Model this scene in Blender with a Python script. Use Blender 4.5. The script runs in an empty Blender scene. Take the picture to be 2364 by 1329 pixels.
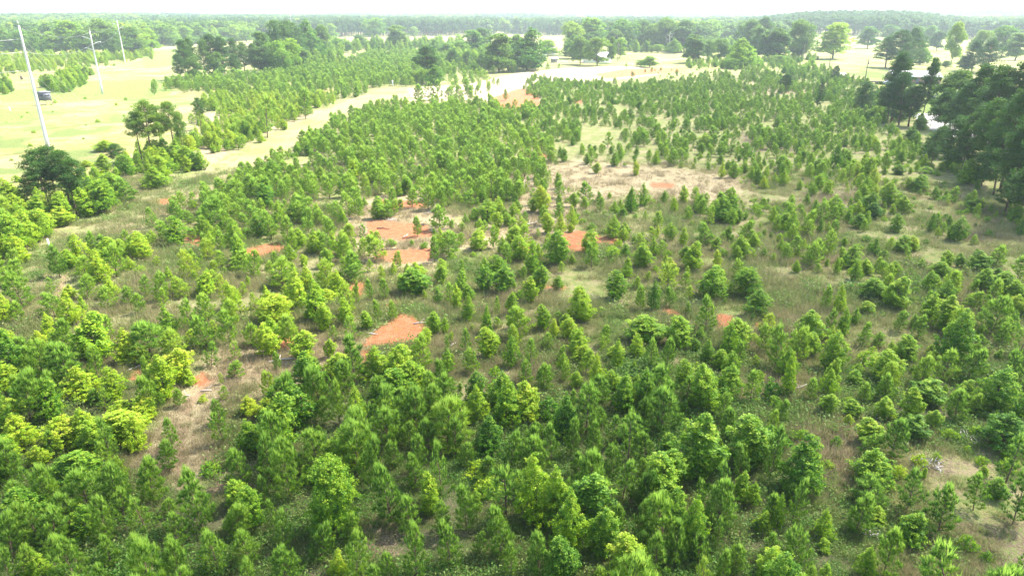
import bpy, math, random
import numpy as np
S = bpy.context.scene
COL = S.collection
R = math.radians
# ------------------------------------------------------------------ camera
PW, PH, FPX, CH, HOR = 2364.0, 1329.0, 1600.0, 24.0, 38.0
PITCH = math.atan((PH/2-HOR)/FPX)
SP, CP = math.sin(PITCH), math.cos(PITCH)
cd = bpy.data.cameras.new('camera'); cam = bpy.data.objects.new('camera', cd); COL.objects.link(cam)
cam.location = (0, 0, CH); cam.rotation_euler = (math.pi/2-PITCH, 0, 0)
cd.sensor_width = 36; cd.lens = 36*FPX/PW; cd.clip_start = .3; cd.clip_end = 20000
S.camera = cam
# ------------------------------------------------------------------ sky and sun
SUN_EL, SUN_AZ = R(54), R(62)          # azimuth clockwise from the view direction
w = bpy.data.worlds.new('World'); S.world = w; w.use_nodes = True
nt = w.node_tree; sky = nt.nodes.new('ShaderNodeTexSky'); sky.sky_type = 'NISHITA'; sky.sun_disc = False
sky.sun_elevation = SUN_EL; sky.sun_rotation = SUN_AZ; sky.dust_density = 2.5
bgn = nt.nodes['Background']; bgn.inputs[1].default_value = .15
nt.links.new(sky.outputs[0], bgn.inputs[0])
sd = (math.sin(SUN_AZ)*math.cos(SUN_EL), math.cos(SUN_AZ)*math.cos(SUN_EL), math.sin(SUN_EL))
ld = bpy.data.lights.new('sun', 'SUN'); lo = bpy.data.objects.new('sun', ld); COL.objects.link(lo)
ld.energy = 5.0; ld.angle = R(.6); ld.color = (1, .95, .87); lo.location = (0, 0, 400)
from mathutils import Vector
lo.rotation_euler = Vector(sd).to_track_quat('Z', 'Y').to_euler()
vs = S.view_settings; vs.view_transform = 'Standard'; vs.look = 'None'; vs.exposure = 1.70; vs.gamma = 1
S.cycles.max_bounces = 6; S.cycles.diffuse_bounces = 3; S.cycles.transmission_bounces = 4
S.cycles.transparent_max_bounces = 8; S.cycles.volume_bounces = 1; S.cycles.volume_step_rate = 4
# ------------------------------------------------------------------ numpy helpers
def sm(a, b, x):
    t = np.clip((x-a)/(b-a), 0, 1); return t*t*(3-2*t)
_r = np.random.RandomState(7); _tab = _r.rand(256, 256)
def vnoise(x, y):
    x = np.asarray(x, float); y = np.asarray(y, float)
    xi = np.floor(x).astype(int); yi = np.floor(y).astype(int); fx = x-xi; fy = y-yi
    fx = fx*fx*(3-2*fx); fy = fy*fy*(3-2*fy)
    g = lambda i, j: _tab[(xi+i) & 255, (yi+j) & 255]
    return (g(0, 0)*(1-fx)+g(1, 0)*fx)*(1-fy)+(g(0, 1)*(1-fx)+g(1, 1)*fx)*fy
def fbm(x, y, o=4):
    s = 0; a = .5; n = 0
    for k in range(o):
        s = s+a*vnoise(x*2**k+17.3*k, y*2**k+5.1*k); n += a; a *= .5
    return s/n
def terr(x, y):
    x = np.asarray(x, float); y = np.asarray(y, float); d = np.hypot(x, y); az = np.degrees(np.arctan2(x, y))
    h = 14*sm(750, 2700, d)+(fbm(x/420+3, y/420+9, 3)-.5)*22*sm(700, 1900, d)
    h = h+11*np.exp(-((az-24.5)/5.5)**4)*np.exp(-((d-1150)/260)**2)
    h = h+24*sm(24, 33, az)*sm(1500, 2700, d)
    h = h+(fbm(x/28+1, y/28+4, 3)-.5)*1.1*sm(15, 60, d)+(fbm(x/6, y/6, 2)-.5)*.25
    return h
def proj(x, y, z):
    zf = y*CP-(z-CH)*SP; zf = np.where(zf < .5, .5, zf)
    return PW/2+FPX*x/zf, PH/2-FPX*(y*SP+(z-CH)*CP)/zf
def gp(px, py, t=0):
    kx = (px-PW/2)/FPX; ky = (PH/2-py)/FPX
    d = np.array([kx, CP+ky*SP, -SP+ky*CP]); h = t
    for _ in range(30):
        s = (h-CH)/d[2]; x, y = d[0]*s, d[1]*s
        h = .5*h+.5*float(terr(x, y))
    return x, y, float(terr(x, y))
def place(px, base, top):
    x, y, h = gp(px, base)
    k = (PH/2-top)/FPX; dz = y*(k*CP-SP)/(CP+k*SP); H = dz+CH-h
    zm = h+H*.45; zf = y*CP-(zm-CH)*SP
    return (px-PW/2)/FPX*zf, y, h, max(H, .4)
def inpoly(px, py, P):
    px = np.asarray(px, float); py = np.asarray(py, float); c = np.zeros(px.shape, bool); n = len(P)
    for i in range(n):
        x1, y1 = P[i]; x2, y2 = P[(i+1) % n]
        if y1 == y2: continue
        k = ((y1 > py) != (y2 > py)) & (px < (x2-x1)*(py-y1)/(y2-y1)+x1); c ^= k
    return c
def segdist(px, py, P):
    px = np.asarray(px, float); py = np.asarray(py, float); m = np.full(px.shape, 1e9); n = len(P)
    for i in range(n):
        x1, y1 = P[i]; x2, y2 = P[(i+1) % n]; dx, dy = x2-x1, y2-y1
        t = np.clip(((px-x1)*dx+(py-y1)*dy)/(dx*dx+dy*dy+1e-9), 0, 1)
        m = np.minimum(m, np.hypot(px-x1-t*dx, py-y1-t*dy))
    return m
def soft(px, py, P, f):
    d = segdist(px, py, P); return sm(-f, f, np.where(inpoly(px, py, P), d, -d))
# ------------------------------------------------------------------ materials
def newmat(name):
    m = bpy.data.materials.new(name); m.use_nodes = True; n = m.node_tree; n.nodes.clear(); return m, n
def N(n, t, **k):
    a = n.nodes.new(t)
    for q, v in k.items():
        if isinstance(v, (int, float, str, bool)): setattr(a, q, v)
    return a
def flat(name, col, rough=.8, metal=0, nz=.0, sc=3.0, bump=0):
    m, n = newmat(name); o = N(n, 'ShaderNodeOutputMaterial'); p = N(n, 'ShaderNodeBsdfPrincipled')
    p.inputs['Roughness'].default_value = rough; p.inputs['Metallic'].default_value = metal
    p.inputs['Base Color'].default_value = (*col, 1); n.links.new(p.outputs[0], o.inputs[0])
    if nz:
        tc = N(n, 'ShaderNodeTexCoord'); t = N(n, 'ShaderNodeTexNoise'); t.inputs['Scale'].default_value = sc; t.inputs['Detail'].default_value = 6
        mx = N(n, 'ShaderNodeMix', data_type='RGBA'); r = N(n, 'ShaderNodeMapRange')
        r.inputs[1].default_value = .3; r.inputs[2].default_value = .7
        mx.inputs[6].default_value = tuple(c*(1-nz) for c in col)+(1,); mx.inputs[7].default_value = tuple(min(1, c*(1+nz)) for c in col)+(1,)
        n.links.new(tc.outputs['Object'], t.inputs[0]); n.links.new(t.outputs[0], r.inputs[0]); n.links.new(r.outputs[0], mx.inputs[0]); n.links.new(mx.outputs[2], p.inputs['Base Color'])
    return m
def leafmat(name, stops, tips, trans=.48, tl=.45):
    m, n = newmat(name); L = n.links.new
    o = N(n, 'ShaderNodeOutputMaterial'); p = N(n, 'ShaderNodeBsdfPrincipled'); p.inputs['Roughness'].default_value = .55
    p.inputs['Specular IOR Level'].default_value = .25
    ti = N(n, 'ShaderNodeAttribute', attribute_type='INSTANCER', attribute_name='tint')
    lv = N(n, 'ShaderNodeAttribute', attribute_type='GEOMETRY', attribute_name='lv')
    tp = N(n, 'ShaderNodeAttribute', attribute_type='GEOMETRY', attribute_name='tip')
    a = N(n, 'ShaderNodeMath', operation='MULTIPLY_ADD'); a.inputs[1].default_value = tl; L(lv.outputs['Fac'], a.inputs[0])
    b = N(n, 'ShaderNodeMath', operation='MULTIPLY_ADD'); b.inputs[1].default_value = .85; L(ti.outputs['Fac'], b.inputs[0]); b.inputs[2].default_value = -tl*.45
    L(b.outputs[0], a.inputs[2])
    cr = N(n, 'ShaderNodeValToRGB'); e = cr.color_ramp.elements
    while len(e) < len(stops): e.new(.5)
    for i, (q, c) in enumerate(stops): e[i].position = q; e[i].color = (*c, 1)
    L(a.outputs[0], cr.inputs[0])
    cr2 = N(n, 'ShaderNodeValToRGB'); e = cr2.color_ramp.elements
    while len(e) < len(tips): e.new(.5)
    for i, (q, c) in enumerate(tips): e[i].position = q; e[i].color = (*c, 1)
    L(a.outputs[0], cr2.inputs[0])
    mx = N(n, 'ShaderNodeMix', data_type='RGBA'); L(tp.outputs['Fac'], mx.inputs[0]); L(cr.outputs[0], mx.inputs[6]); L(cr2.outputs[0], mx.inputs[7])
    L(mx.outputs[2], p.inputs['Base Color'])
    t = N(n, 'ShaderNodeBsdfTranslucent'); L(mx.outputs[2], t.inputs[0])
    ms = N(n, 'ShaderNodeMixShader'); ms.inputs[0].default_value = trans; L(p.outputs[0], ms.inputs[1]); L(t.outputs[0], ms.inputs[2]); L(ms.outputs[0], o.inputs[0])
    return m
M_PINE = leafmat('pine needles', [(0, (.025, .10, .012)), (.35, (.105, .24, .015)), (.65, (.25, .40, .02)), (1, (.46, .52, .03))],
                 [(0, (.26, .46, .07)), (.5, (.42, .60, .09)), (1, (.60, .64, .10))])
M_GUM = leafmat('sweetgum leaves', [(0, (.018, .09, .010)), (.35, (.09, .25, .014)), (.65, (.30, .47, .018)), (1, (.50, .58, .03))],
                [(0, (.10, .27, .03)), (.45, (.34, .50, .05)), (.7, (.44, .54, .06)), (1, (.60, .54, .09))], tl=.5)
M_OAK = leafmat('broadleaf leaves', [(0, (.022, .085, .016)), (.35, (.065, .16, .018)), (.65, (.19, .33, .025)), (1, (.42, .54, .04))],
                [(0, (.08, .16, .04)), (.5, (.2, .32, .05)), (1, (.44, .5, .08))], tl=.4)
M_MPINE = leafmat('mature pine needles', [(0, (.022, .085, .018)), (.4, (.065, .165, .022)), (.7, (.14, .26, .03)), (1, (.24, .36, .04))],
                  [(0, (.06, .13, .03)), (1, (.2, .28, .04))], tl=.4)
M_GRASS = leafmat('grass blades', [(0, (.08, .22, .03)), (.35, (.16, .27, .05)), (.6, (.27, .29, .10)), (.8, (.38, .33, .18)), (1, (.28, .22, .17))],
                  [(0, (.12, .16, .05)), (1, (.36, .28, .16))], tl=.35)
M_BARK = flat('bark', (.10, .075, .055), .95, nz=.4, sc=4)
M_BARKP = flat('pine bark', (.16, .10, .07), .95, nz=.4, sc=4)
M_DEAD = flat('weathered wood', (.48, .43, .39), .9, nz=.3, sc=5)
M_STEEL = flat('galvanised steel', (.58, .58, .56), .55, .0, nz=.08, sc=1)
M_WPOLE = flat('creosote pole wood', (.19, .14, .11), .9, nz=.3, sc=3)
M_WHITE = flat('white paint', (.8, .8, .78), .5, nz=.05)
M_GREYP = flat('grey painted board', (.11, .12, .15), .7, nz=.15)
M_DARK = flat('dark opening', (.02, .02, .025), .4)
M_WIRE = flat('wire', (.62, .62, .6), .4, .3)
# ------------------------------------------------------------------ mesh builders
def mk(name, V, F, mats, fmat=None, attrs=None, smooth=False):
    V = np.asarray(V, np.float32); me = bpy.data.meshes.new(name)
    if isinstance(F, np.ndarray): lens = np.full(len(F), F.shape[1]); flatf = F.ravel()
    else: lens = np.array([len(f) for f in F]); flatf = np.concatenate([np.asarray(f) for f in F]) if len(F) else np.zeros(0, int)
    me.vertices.add(len(V)); me.vertices.foreach_set('co', V.ravel())
    me.loops.add(len(flatf)); me.loops.foreach_set('vertex_index', flatf.astype(np.int32))
    me.polygons.add(len(lens)); me.polygons.foreach_set('loop_start', np.concatenate([[0], np.cumsum(lens)[:-1]]).astype(np.int32))
    me.polygons.foreach_set('loop_total', lens.astype(np.int32))
    for m in mats: me.materials.append(m)
    if fmat is not None: me.polygons.foreach_set('material_index', np.asarray(fmat, np.int32))
    for k, a in (attrs or {}).items():
        at = me.attributes.new(k, 'FLOAT', 'POINT'); at.data.foreach_set('value', np.asarray(a, np.float32))
    me.update(calc_edges=True)
    if smooth: me.polygons.foreach_set('use_smooth', np.ones(len(lens), bool))
    return me
class MB:
    def __init__(s): s.V = []; s.F = []
    def add(s, V, F):
        o = len(s.V); s.V += [tuple(v) for v in V]; s.F += [tuple(i+o for i in f) for f in F]; return s
    def box(s, c, d, rz=0):
        cx, cy, cz = c; a, b, h = d[0]/2, d[1]/2, d[2]/2; co, si = math.cos(rz), math.sin(rz)
        V = [(cx+x*co-y*si, cy+x*si+y*co, cz+z) for z in (-h, h) for x, y in ((-a, -b), (a, -b), (a, b), (-a, b))]
        return s.add(V, [(3, 2, 1, 0), (4, 5, 6, 7), (0, 1, 5, 4), (1, 2, 6, 5), (2, 3, 7, 6), (3, 0, 4, 7)])
    def tube(s, pts, rad, n=6):
        pts = [np.array(p, float) for p in pts]; V = []; F = []
        for i, p in enumerate(pts):
            t = pts[min(i+1, len(pts)-1)]-pts[max(i-1, 0)]; t /= np.linalg.norm(t)+1e-9
            a = np.cross(t, (0.31, .9, .2) if abs(t[2]) > .9 else (0, 0, 1)); a /= np.linalg.norm(a); b = np.cross(t, a)
            r = rad[i] if hasattr(rad, '__len__') else rad
            for k in range(n):
                q = 2*math.pi*k/n; V.append(p+r*(a*math.cos(q)+b*math.sin(q)))
        for i in range(len(pts)-1):
            for k in range(n): F.append((i*n+k, i*n+(k+1) % n, (i+1)*n+(k+1) % n, (i+1)*n+k))
        F.append(tuple(range(n-1, -1, -1))); F.append(tuple(range((len(pts)-1)*n, len(pts)*n)))
        return s.add(V, F)
    def mesh(s, name, mats): return mk(name, s.V, s.F, mats)
def link(name, me, parent=None, loc=None):
    o = bpy.data.objects.new(name, me); COL.objects.link(o)
    if parent: o.parent = parent
    if loc is not None: o.location = loc
    return o
def tag(o, label, cat, group=None, kind=None):
    if label: o['label'] = label
    if cat: o['category'] = cat
    if group: o['group'] = group
    if kind: o['kind'] = kind
    return o
def cards(C, D, Nn, L, W, fold=.0):
    """rhombic leaves: centre, long axis, normal hint, length, width"""
    C = np.asarray(C); D = D/(np.linalg.norm(D, axis=1, keepdims=True)+1e-9)
    A = np.cross(D, Nn); A /= np.linalg.norm(A, axis=1, keepdims=True)+1e-9
    L = np.asarray(L)[:, None]; W = np.asarray(W)[:, None]; U = np.cross(A, D)
    V = np.stack([C-D*L/2, C+A*W/2+U*fold*W, C+D*L/2, C-A*W/2+U*fold*W], 1).reshape(-1, 3)
    return V, np.arange(len(C)*4).reshape(-1, 4)
def needles(C, D, L, W, rng):
    D = D/(np.linalg.norm(D, axis=1, keepdims=True)+1e-9); r = rng.normal(size=D.shape)
    A = np.cross(D, r); A /= np.linalg.norm(A, axis=1, keepdims=True)+1e-9
    L = np.asarray(L)[:, None]; W = np.asarray(W)[:, None]
    V = np.stack([C+A*W/2, C-A*W/2, C+D*L], 1).reshape(-1, 3)
    return V, np.arange(len(C)*3).reshape(-1, 3)
def unit(n, rng):
    v = rng.normal(size=(n, 3)); return v/np.linalg.norm(v, axis=1, keepdims=True)
TPL = {}          # kind -> list of (crown mesh, trunk mesh, joined mesh, height, width)
def register(kind, name, V, F, lv, tip, tb, mats, H, W):
    mat, bark = mats
    crown = mk(name+' crown', V, F, [mat], attrs={'lv': lv, 'tip': tip})
    trunk = tb.mesh(name+' trunk', [bark])
    nv = len(V); VV = np.concatenate([V, np.array(tb.V)]); FF = [tuple(f) for f in F]+[tuple(i+nv for i in f) for f in tb.F]
    z = np.zeros(len(tb.V))
    j = mk(name+' whole', VV, FF, [mat, bark], fmat=[0]*len(F)+[1]*len(tb.F), attrs={'lv': np.concatenate([lv, z]), 'tip': np.concatenate([tip, z])})
    TPL.setdefault(kind, []).append((crown, trunk, j, H, W))
def young_pine(seed, full=1.0, dens=1.0):
    rng = np.random.RandomState(seed); H = 4.5; tb = MB()
    bend = rng.normal(size=2)*.2
    ax = lambda z: np.array([bend[0]*(z/H)**2*1.5, bend[1]*(z/H)**2*1.5, z])
    tb.tube([ax(z) for z in np.linspace(0, H, 6)], np.linspace(.06, .012, 6), 5)
    P = []; D = []; BL = []; up = np.array([0, 0, 1.]); E = []
    z = .35+rng.rand()*.2; k = 0; rad = 1.12*full
    while z < H-.25:
        t = z/H; prof = min(1, (t+.32)/.55)*(1-t**1.7)**.8
        nb = max(2, int(round(rng.randint(4, 7)*dens))); ph = rng.rand()*6.28
        for i in range(nb):
            n0 = len(P); a = ph+6.283*i/nb+rng.normal()*.25; L = rad*prof*(.5+.75*rng.rand())+.12
            el = R(12+42*t)+rng.normal()*.12; d = np.array([math.cos(a)*math.cos(el), math.sin(a)*math.cos(el), math.sin(el)])
            m = max(2, int(L/.24)); base = ax(z)
            pts = [base+d*L*q+up*(.28*L*q*q) for q in np.linspace(0, 1, 5)]
            if L > .45: tb.tube([pts[0], pts[2], pts[4]], [.02, .013, .005], 3)
            for q in np.linspace(.35, 1, m):
                p = base+d*L*q+up*(.28*L*q*q); dd = d*.8+up*(.6+.7*q); P.append(p); D.append(dd)
                if q > .4 and L > .35:
                    s = np.array([-math.sin(a), math.cos(a), 0])
                    for sg in (-1, 1):
                        o = .1+.22*(1-abs(q-.65)/.6)*L*rng.rand(); P.append(p+s*sg*o+d*.08+rng.normal(size=3)*.03); D.append(dd+s*sg*.8)
                        if rng.rand() < .18+.3*t: E.append((P[-1], .2+.12*rng.rand()))
            for _ in range(3): P.append(pts[4]+rng.normal(size=3)*.05); D.append(d*.5+up*1.1)
            BL += [rng.rand()]*(len(P)-n0)
            E.append((pts[4], .25+.34*t+.16*rng.rand()))
        z += .34+.14*rng.rand()
    for q in np.linspace(H-.5, H-.05, 6): P.append(ax(q)); D.append(up*1.0+rng.normal(size=3)*.3); BL.append(.6)
    P = np.array(P); D = np.array(D); D /= np.linalg.norm(D, axis=1, keepdims=True); n = 15
    C = np.repeat(P, n, 0)+rng.normal(size=(len(P)*n, 3))*.025; DD = np.repeat(D, n, 0)*.95+unit(len(C), rng)*.62
    V, F = needles(C, DD, .2+.13*rng.rand(len(C)), np.full(len(C), .032), rng)
    lv = np.repeat(np.repeat(np.array(BL)*.6+rng.rand(len(P))*.25, n)+rng.rand(len(C))*.15, 3); tip = np.zeros(len(V)); tip[2::3] = .3
    EP = np.array([e[0] for e in E]+[ax(H-.05)]*3); EL = np.array([e[1]*1.25 for e in E]+[.95, .7, .6]); m = 8
    C = np.repeat(EP, m, 0)+rng.normal(size=(len(EP)*m, 3))*np.array([.03, .03, .01]); DD = np.tile(up, (len(C), 1))+rng.normal(size=(len(C), 3))*.10
    V2, F2 = needles(C, DD, np.repeat(EL, m)*(.7+.4*rng.rand(len(C))), np.full(len(C), .06), rng)
    hh = np.repeat(np.clip(C[:, 2]/H, 0, 1), 3); lv2 = np.repeat(rng.rand(len(C)), 3); tip2 = np.clip(.35+hh*.8, 0, 1)
    register('pine', 'young_pine', np.concatenate([V, V2]), np.concatenate([F, F2+len(V)]), np.concatenate([lv, lv2]), np.concatenate([tip, tip2]), tb, (M_PINE, M_BARKP), 4.85, 2.3*full)
def lumpy(kind, seed, H, W, z0, nclump, nleaf, size, spread, shape, mats, trunk=True, tipf=.5, name=None, lobes=0):
    rng = np.random.RandomState(seed); tb = MB(); name = name or kind; ph = rng.rand(6)*6.28
    C = []; out = []
    LB = []
    if lobes:
        for i in range(lobes):
            a = rng.rand()*6.28; t = .10+.82*(i+.5)/lobes; rr = W/2*shape(t)*(.35+.35*rng.rand())
            LB.append((np.array([rr*math.cos(a), rr*math.sin(a), z0+(H-z0)*t]), W*(.17+.09*rng.rand())*(.75+.4*shape(t))))
    while len(C) < nclump:
        if lobes:
            c, r = LB[rng.randint(len(LB))]; v = unit(1, rng)[0]; v[2] = abs(v[2])*.95-.25+rng.rand()*.2
            q = rng.rand()**.33; p = c+v*r*q*np.array([1, 1, .8]); p[2] = min(max(p[2], z0*.8), H)
            C.append(p); out.append(q)
        else:
            t = rng.rand(); a = rng.rand()*6.28; s = shape(t)
            if rng.rand() > s+.1: continue
            lump = 1+.28*math.sin(2*a+ph[0]+5*t)+.18*math.sin(5*a+ph[1]-11*t)
            q = rng.rand()**.42; r = W/2*s*lump*q
            C.append(np.array([r*math.cos(a), r*math.sin(a), z0+(H-z0)*t*(.93+.1*math.sin(a+ph[2]))])); out.append(q)
    C = np.array(C); out = np.array(out); n = nleaf
    P = np.repeat(C, n, 0)+unit(len(C)*n, rng)*(spread*rng.rand(len(C)*n)[:, None]**.5)*np.array([1, 1, .75])
    ctr = np.array([0, 0, z0+(H-z0)*.4]); rad = P-ctr; rad /= np.linalg.norm(rad, axis=1, keepdims=True)+1e-9
    Nn = rad*.6+unit(len(P), rng)*.9+np.array([0, 0, .5]); D = np.cross(Nn, unit(len(P), rng))+np.array([0, 0, -.25])
    V, F = cards(P, D, Nn, size*(.7+.6*rng.rand(len(P))), size*(.6+.4*rng.rand(len(P))), .12)
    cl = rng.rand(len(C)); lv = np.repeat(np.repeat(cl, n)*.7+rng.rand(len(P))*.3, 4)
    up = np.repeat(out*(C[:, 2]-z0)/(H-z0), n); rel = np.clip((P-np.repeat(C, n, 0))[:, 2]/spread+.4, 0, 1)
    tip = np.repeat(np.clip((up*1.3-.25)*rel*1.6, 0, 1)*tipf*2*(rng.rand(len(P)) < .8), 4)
    if trunk:
        r0 = .018*H+.01; tb.tube([(0, 0, -.1), (rng.normal()*.02*H, rng.normal()*.02*H, z0+(H-z0)*.3), (rng.normal()*.03*H, rng.normal()*.03*H, z0+(H-z0)*.8)], [r0, r0*.7, r0*.2], 6)
        src = [l[0] for l in LB] if lobes else [C[i] for i in rng.choice(len(C), 7)]
        for c in src: zz = max(z0*.7, c[2]*.55); tb.tube([(0, 0, zz), (c[0]*.5, c[1]*.5, (zz+c[2])*.52), tuple(c)], [r0*.4, r0*.25, r0*.08], 4)
    else: tb.tube([(0, 0, -.05), (0, 0, H*.4)], [.02, .01], 4)
    register(kind, name, V, F, lv, np.clip(tip, 0, 1), tb, mats, H, W)
def mature_pine(seed, kind='mpine', H=14., W=6., z0=.42, npuff=70, nn=130, cs=.30):
    rng = np.random.RandomState(seed); tb = MB(); b = rng.normal(size=2)*.25
    ax = lambda t: np.array([b[0]*t*t, b[1]*t*t, H*t*.98])
    tb.tube([ax(t)-(0, 0, .1) for t in np.linspace(0, 1, 6)], np.linspace(.19, .03, 6)*(H/14), 6); P = []; lvp = []
    for i in range(npuff):
        t = z0+(1-z0)*((i+.5)/npuff)**.9; a = i*2.4+rng.normal()*.5; prof = min(1, .7+(t-z0)*1.5)*(1-max(0, (t-z0)/(1-z0)-.25)**2*1.55)
        L = W/2*prof*(.45+.6*rng.rand()); base = ax(t-.05); e = ax(t)+np.array([math.cos(a)*L, math.sin(a)*L, .12*L+rng.normal()*.2])
        tb.tube([base, (base+e)/2-(0, 0, .1), e], [.05, .035, .012], 4)
        v = unit(nn, rng)*(rng.rand(nn)**.4)[:, None]*np.array([.9, .9, .62])*(.7+.5*rng.rand())*(W/6)
        P.append(e+v); lvp.append(np.full(nn, rng.rand()))
        if L > 1.2:
            v = unit(nn//2, rng)*(rng.rand(nn//2)**.4)[:, None]*np.array([.6, .6, .35]); P.append(base*.45+e*.55+v); lvp.append(np.full(nn//2, rng.rand()))
    P = np.concatenate(P); l = np.concatenate(lvp); D = unit(len(P), rng)+np.array([0, 0, .5])
    V, F = cards(P, D, unit(len(P), rng), cs*(.7+.6*rng.rand(len(P))), cs*.42*(.7+.6*rng.rand(len(P))), .1)
    lv = np.repeat(l*.8+rng.rand(len(P))*.2, 4); tip = np.repeat((rng.rand(len(P)) < .3)*.8, 4)
    register(kind, 'mature_pine', V, F, lv, tip, tb, (M_MPINE, M_BARKP), H, W)
for s in range(15): young_pine(100+s, [1, .85, 1.12, .95, 1.05, .8, 1.2, .9, 1, .75, 1.1, 1.25, .9, .8, 1][s], dens=[1, 1, .8, 1, 1.15, .7, 1, .6, 1, 1.1, .75, 1, .55, .9, 1.1][s])
for s in range(4): mature_pine(560+s, kind='tpine', z0=[.42, .5, .46, .55][s], W=5.5, npuff=44, nn=110)
cone = lambda t: min(1, (t+.16)/.35)*(1-t**1.5)**.75+.05
oval = lambda t: math.sin(math.pi*min(1, t*.82+.13))**.7
full = lambda t: min(1, .62+1.3*t)*(1-max(0, t-.3)**2*1.75)
dome = lambda t: (1-t**2.2)**.6*min(1, .75+t)
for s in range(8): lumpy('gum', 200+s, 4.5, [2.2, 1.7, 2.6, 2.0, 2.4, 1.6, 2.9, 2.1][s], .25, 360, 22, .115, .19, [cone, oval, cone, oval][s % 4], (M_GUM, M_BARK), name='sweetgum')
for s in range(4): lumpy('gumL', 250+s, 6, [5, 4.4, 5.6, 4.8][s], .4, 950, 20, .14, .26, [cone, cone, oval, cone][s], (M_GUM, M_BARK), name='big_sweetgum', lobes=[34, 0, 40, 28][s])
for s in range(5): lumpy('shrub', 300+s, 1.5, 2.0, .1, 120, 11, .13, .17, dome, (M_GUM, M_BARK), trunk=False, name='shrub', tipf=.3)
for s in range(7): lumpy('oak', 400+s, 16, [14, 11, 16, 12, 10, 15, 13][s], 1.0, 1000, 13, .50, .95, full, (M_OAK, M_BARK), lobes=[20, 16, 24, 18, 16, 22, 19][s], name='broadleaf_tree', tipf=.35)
for s in range(6): mature_pine(500+s, z0=[.30, .42, .2, .25, .15, .38][s], W=[6, 5.2, 6.6, 5.5, 7, 5][s])
for s in range(4): lumpy('faroak', 600+s, 16, 13, .8, 210, 8, 1.3, 1.5, oval, (M_OAK, M_BARK), lobes=12, name='far_tree', tipf=.2)
for s in range(3): lumpy('farpine', 650+s, 17, 7.5, 5, 150, 8, 1.1, 1.2, oval, (M_MPINE, M_BARKP), lobes=9, name='far_pine', tipf=.2)
# ------------------------------------------------------------------ ground zones (in photo pixels, stored on the ground)
CLAY = [[(845, 512), (880, 508), (985, 520), (1000, 545), (930, 555), (850, 545)], [(875, 578), (1000, 572), (995, 600), (930, 608), (860, 600)],
        [(560, 575), (640, 560), (670, 575), (600, 598), (560, 596)], [(830, 800), (870, 760), (925, 722), (950, 730), (925, 760), (895, 785), (850, 800)],
        [(940, 775), (965, 752), (985, 760), (972, 780), (945, 787)], [(1300, 540), (1340, 532), (1390, 545), (1440, 552), (1430, 566), (1340, 560), (1300, 570)],
        [(1295, 550), (1345, 565), (1340, 585), (1300, 575)], [(1525, 708), (1550, 712), (1580, 726), (1570, 734), (1530, 720)], [(1650, 722), (1690, 730), (1700, 755), (1655, 755)],
        [(1740, 745), (1760, 745), (1758, 762), (1740, 760)], [(1150, 232), (1205, 220), (1235, 228), (1210, 240), (1150, 244)], [(1190, 238), (1240, 228), (1250, 238), (1190, 248)],
        [(820, 640), (850, 660), (830, 690), (800, 670)], [(880, 760), (950, 725), (985, 750), (960, 790), (870, 800)], [(890, 700), (920, 692), (905, 715), (880, 712)], [(1240, 655), (1310, 660), (1300, 670), (1245, 668)],
        [(440, 880), (470, 860), (500, 880), (470, 900)], [(830, 810), (860, 800), (860, 850), (840, 850)], [(1330, 590), (1345, 560), (1380, 575)], [(1200, 355), (1240, 352), (1280, 362), (1230, 368)],
        [(1310, 228), (1345, 232), (1340, 245)], [(870, 460), (985, 465), (990, 478), (900, 485)], [(1190, 560), (1240, 575), (1200, 600)], [(330, 840), (290, 875), (320, 880)],
        [(1500, 420), (1560, 425), (1550, 435), (1505, 432)], [(1370, 172), (1440, 160), (1570, 156), (1590, 164), (1400, 182)], [(1135, 226), (1200, 204), (1245, 216), (1240, 250), (1145, 252)], [(670, 910), (720, 925), (715, 950), (680, 945)],
        [(420, 540), (470, 545), (460, 575), (430, 560)], [(350, 465), (420, 450), (400, 480)], [(640, 780), (690, 770), (690, 800), (650, 810)]]
SAND = [[(1090, 192), (1200, 168), (1300, 158), (1430, 153), (1570, 160), (1520, 172), (1400, 188), (1230, 190), (1160, 232), (1080, 238), (950, 225), (940, 205)],
        [(1380, 160), (1560, 156), (1570, 164), (1400, 176)]]
TRACK = [(470, 410), (520, 385), (600, 332), (690, 285), (760, 252), (800, 232), (880, 208), (1000, 198), (975, 225), (870, 243), (780, 272), (715, 315), (655, 352), (590, 392), (520, 425)]
GREEN = [[(120, 200), (180, 190), (380, 185), (400, 215), (370, 226), (0, 238), (0, 215)], [(-50, 258), (85, 255), (80, 275), (-50, 290)], [(2080, 195), (2340, 190), (2340, 290), (2120, 262)], [(1985, 160), (2050, 170), (2050, 185), (1985, 176)], [(330, 118), (440, 112), (420, 150), (330, 160)],  # first polygon: cloud-shade band in the left field, painted as greener ground
         [(1020, 600), (1120, 570), (1150, 640), (1040, 660)], [(1400, 700), (1560, 860), (1400, 900)], [(1950, 660), (2150, 640), (2150, 700), (1960, 700)], [(1040, 1060), (1140, 1060), (1160, 1150), (1060, 1150)]]
ROAD = [[(2108, 262), (2170, 262), (2300, 290), (2420, 305), (2420, 345), (2364, 345), (2320, 366), (2285, 366), (2280, 335), (2200, 315), (2150, 300), (2110, 270)]]
LANE = [[(500, 390), (560, 415), (420, 480), (340, 540), (200, 620), (100, 720), (50, 700), (130, 560), (250, 500), (380, 430)], [(200, 640), (700, 560), (840, 640), (760, 760), (250, 800)]]
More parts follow.
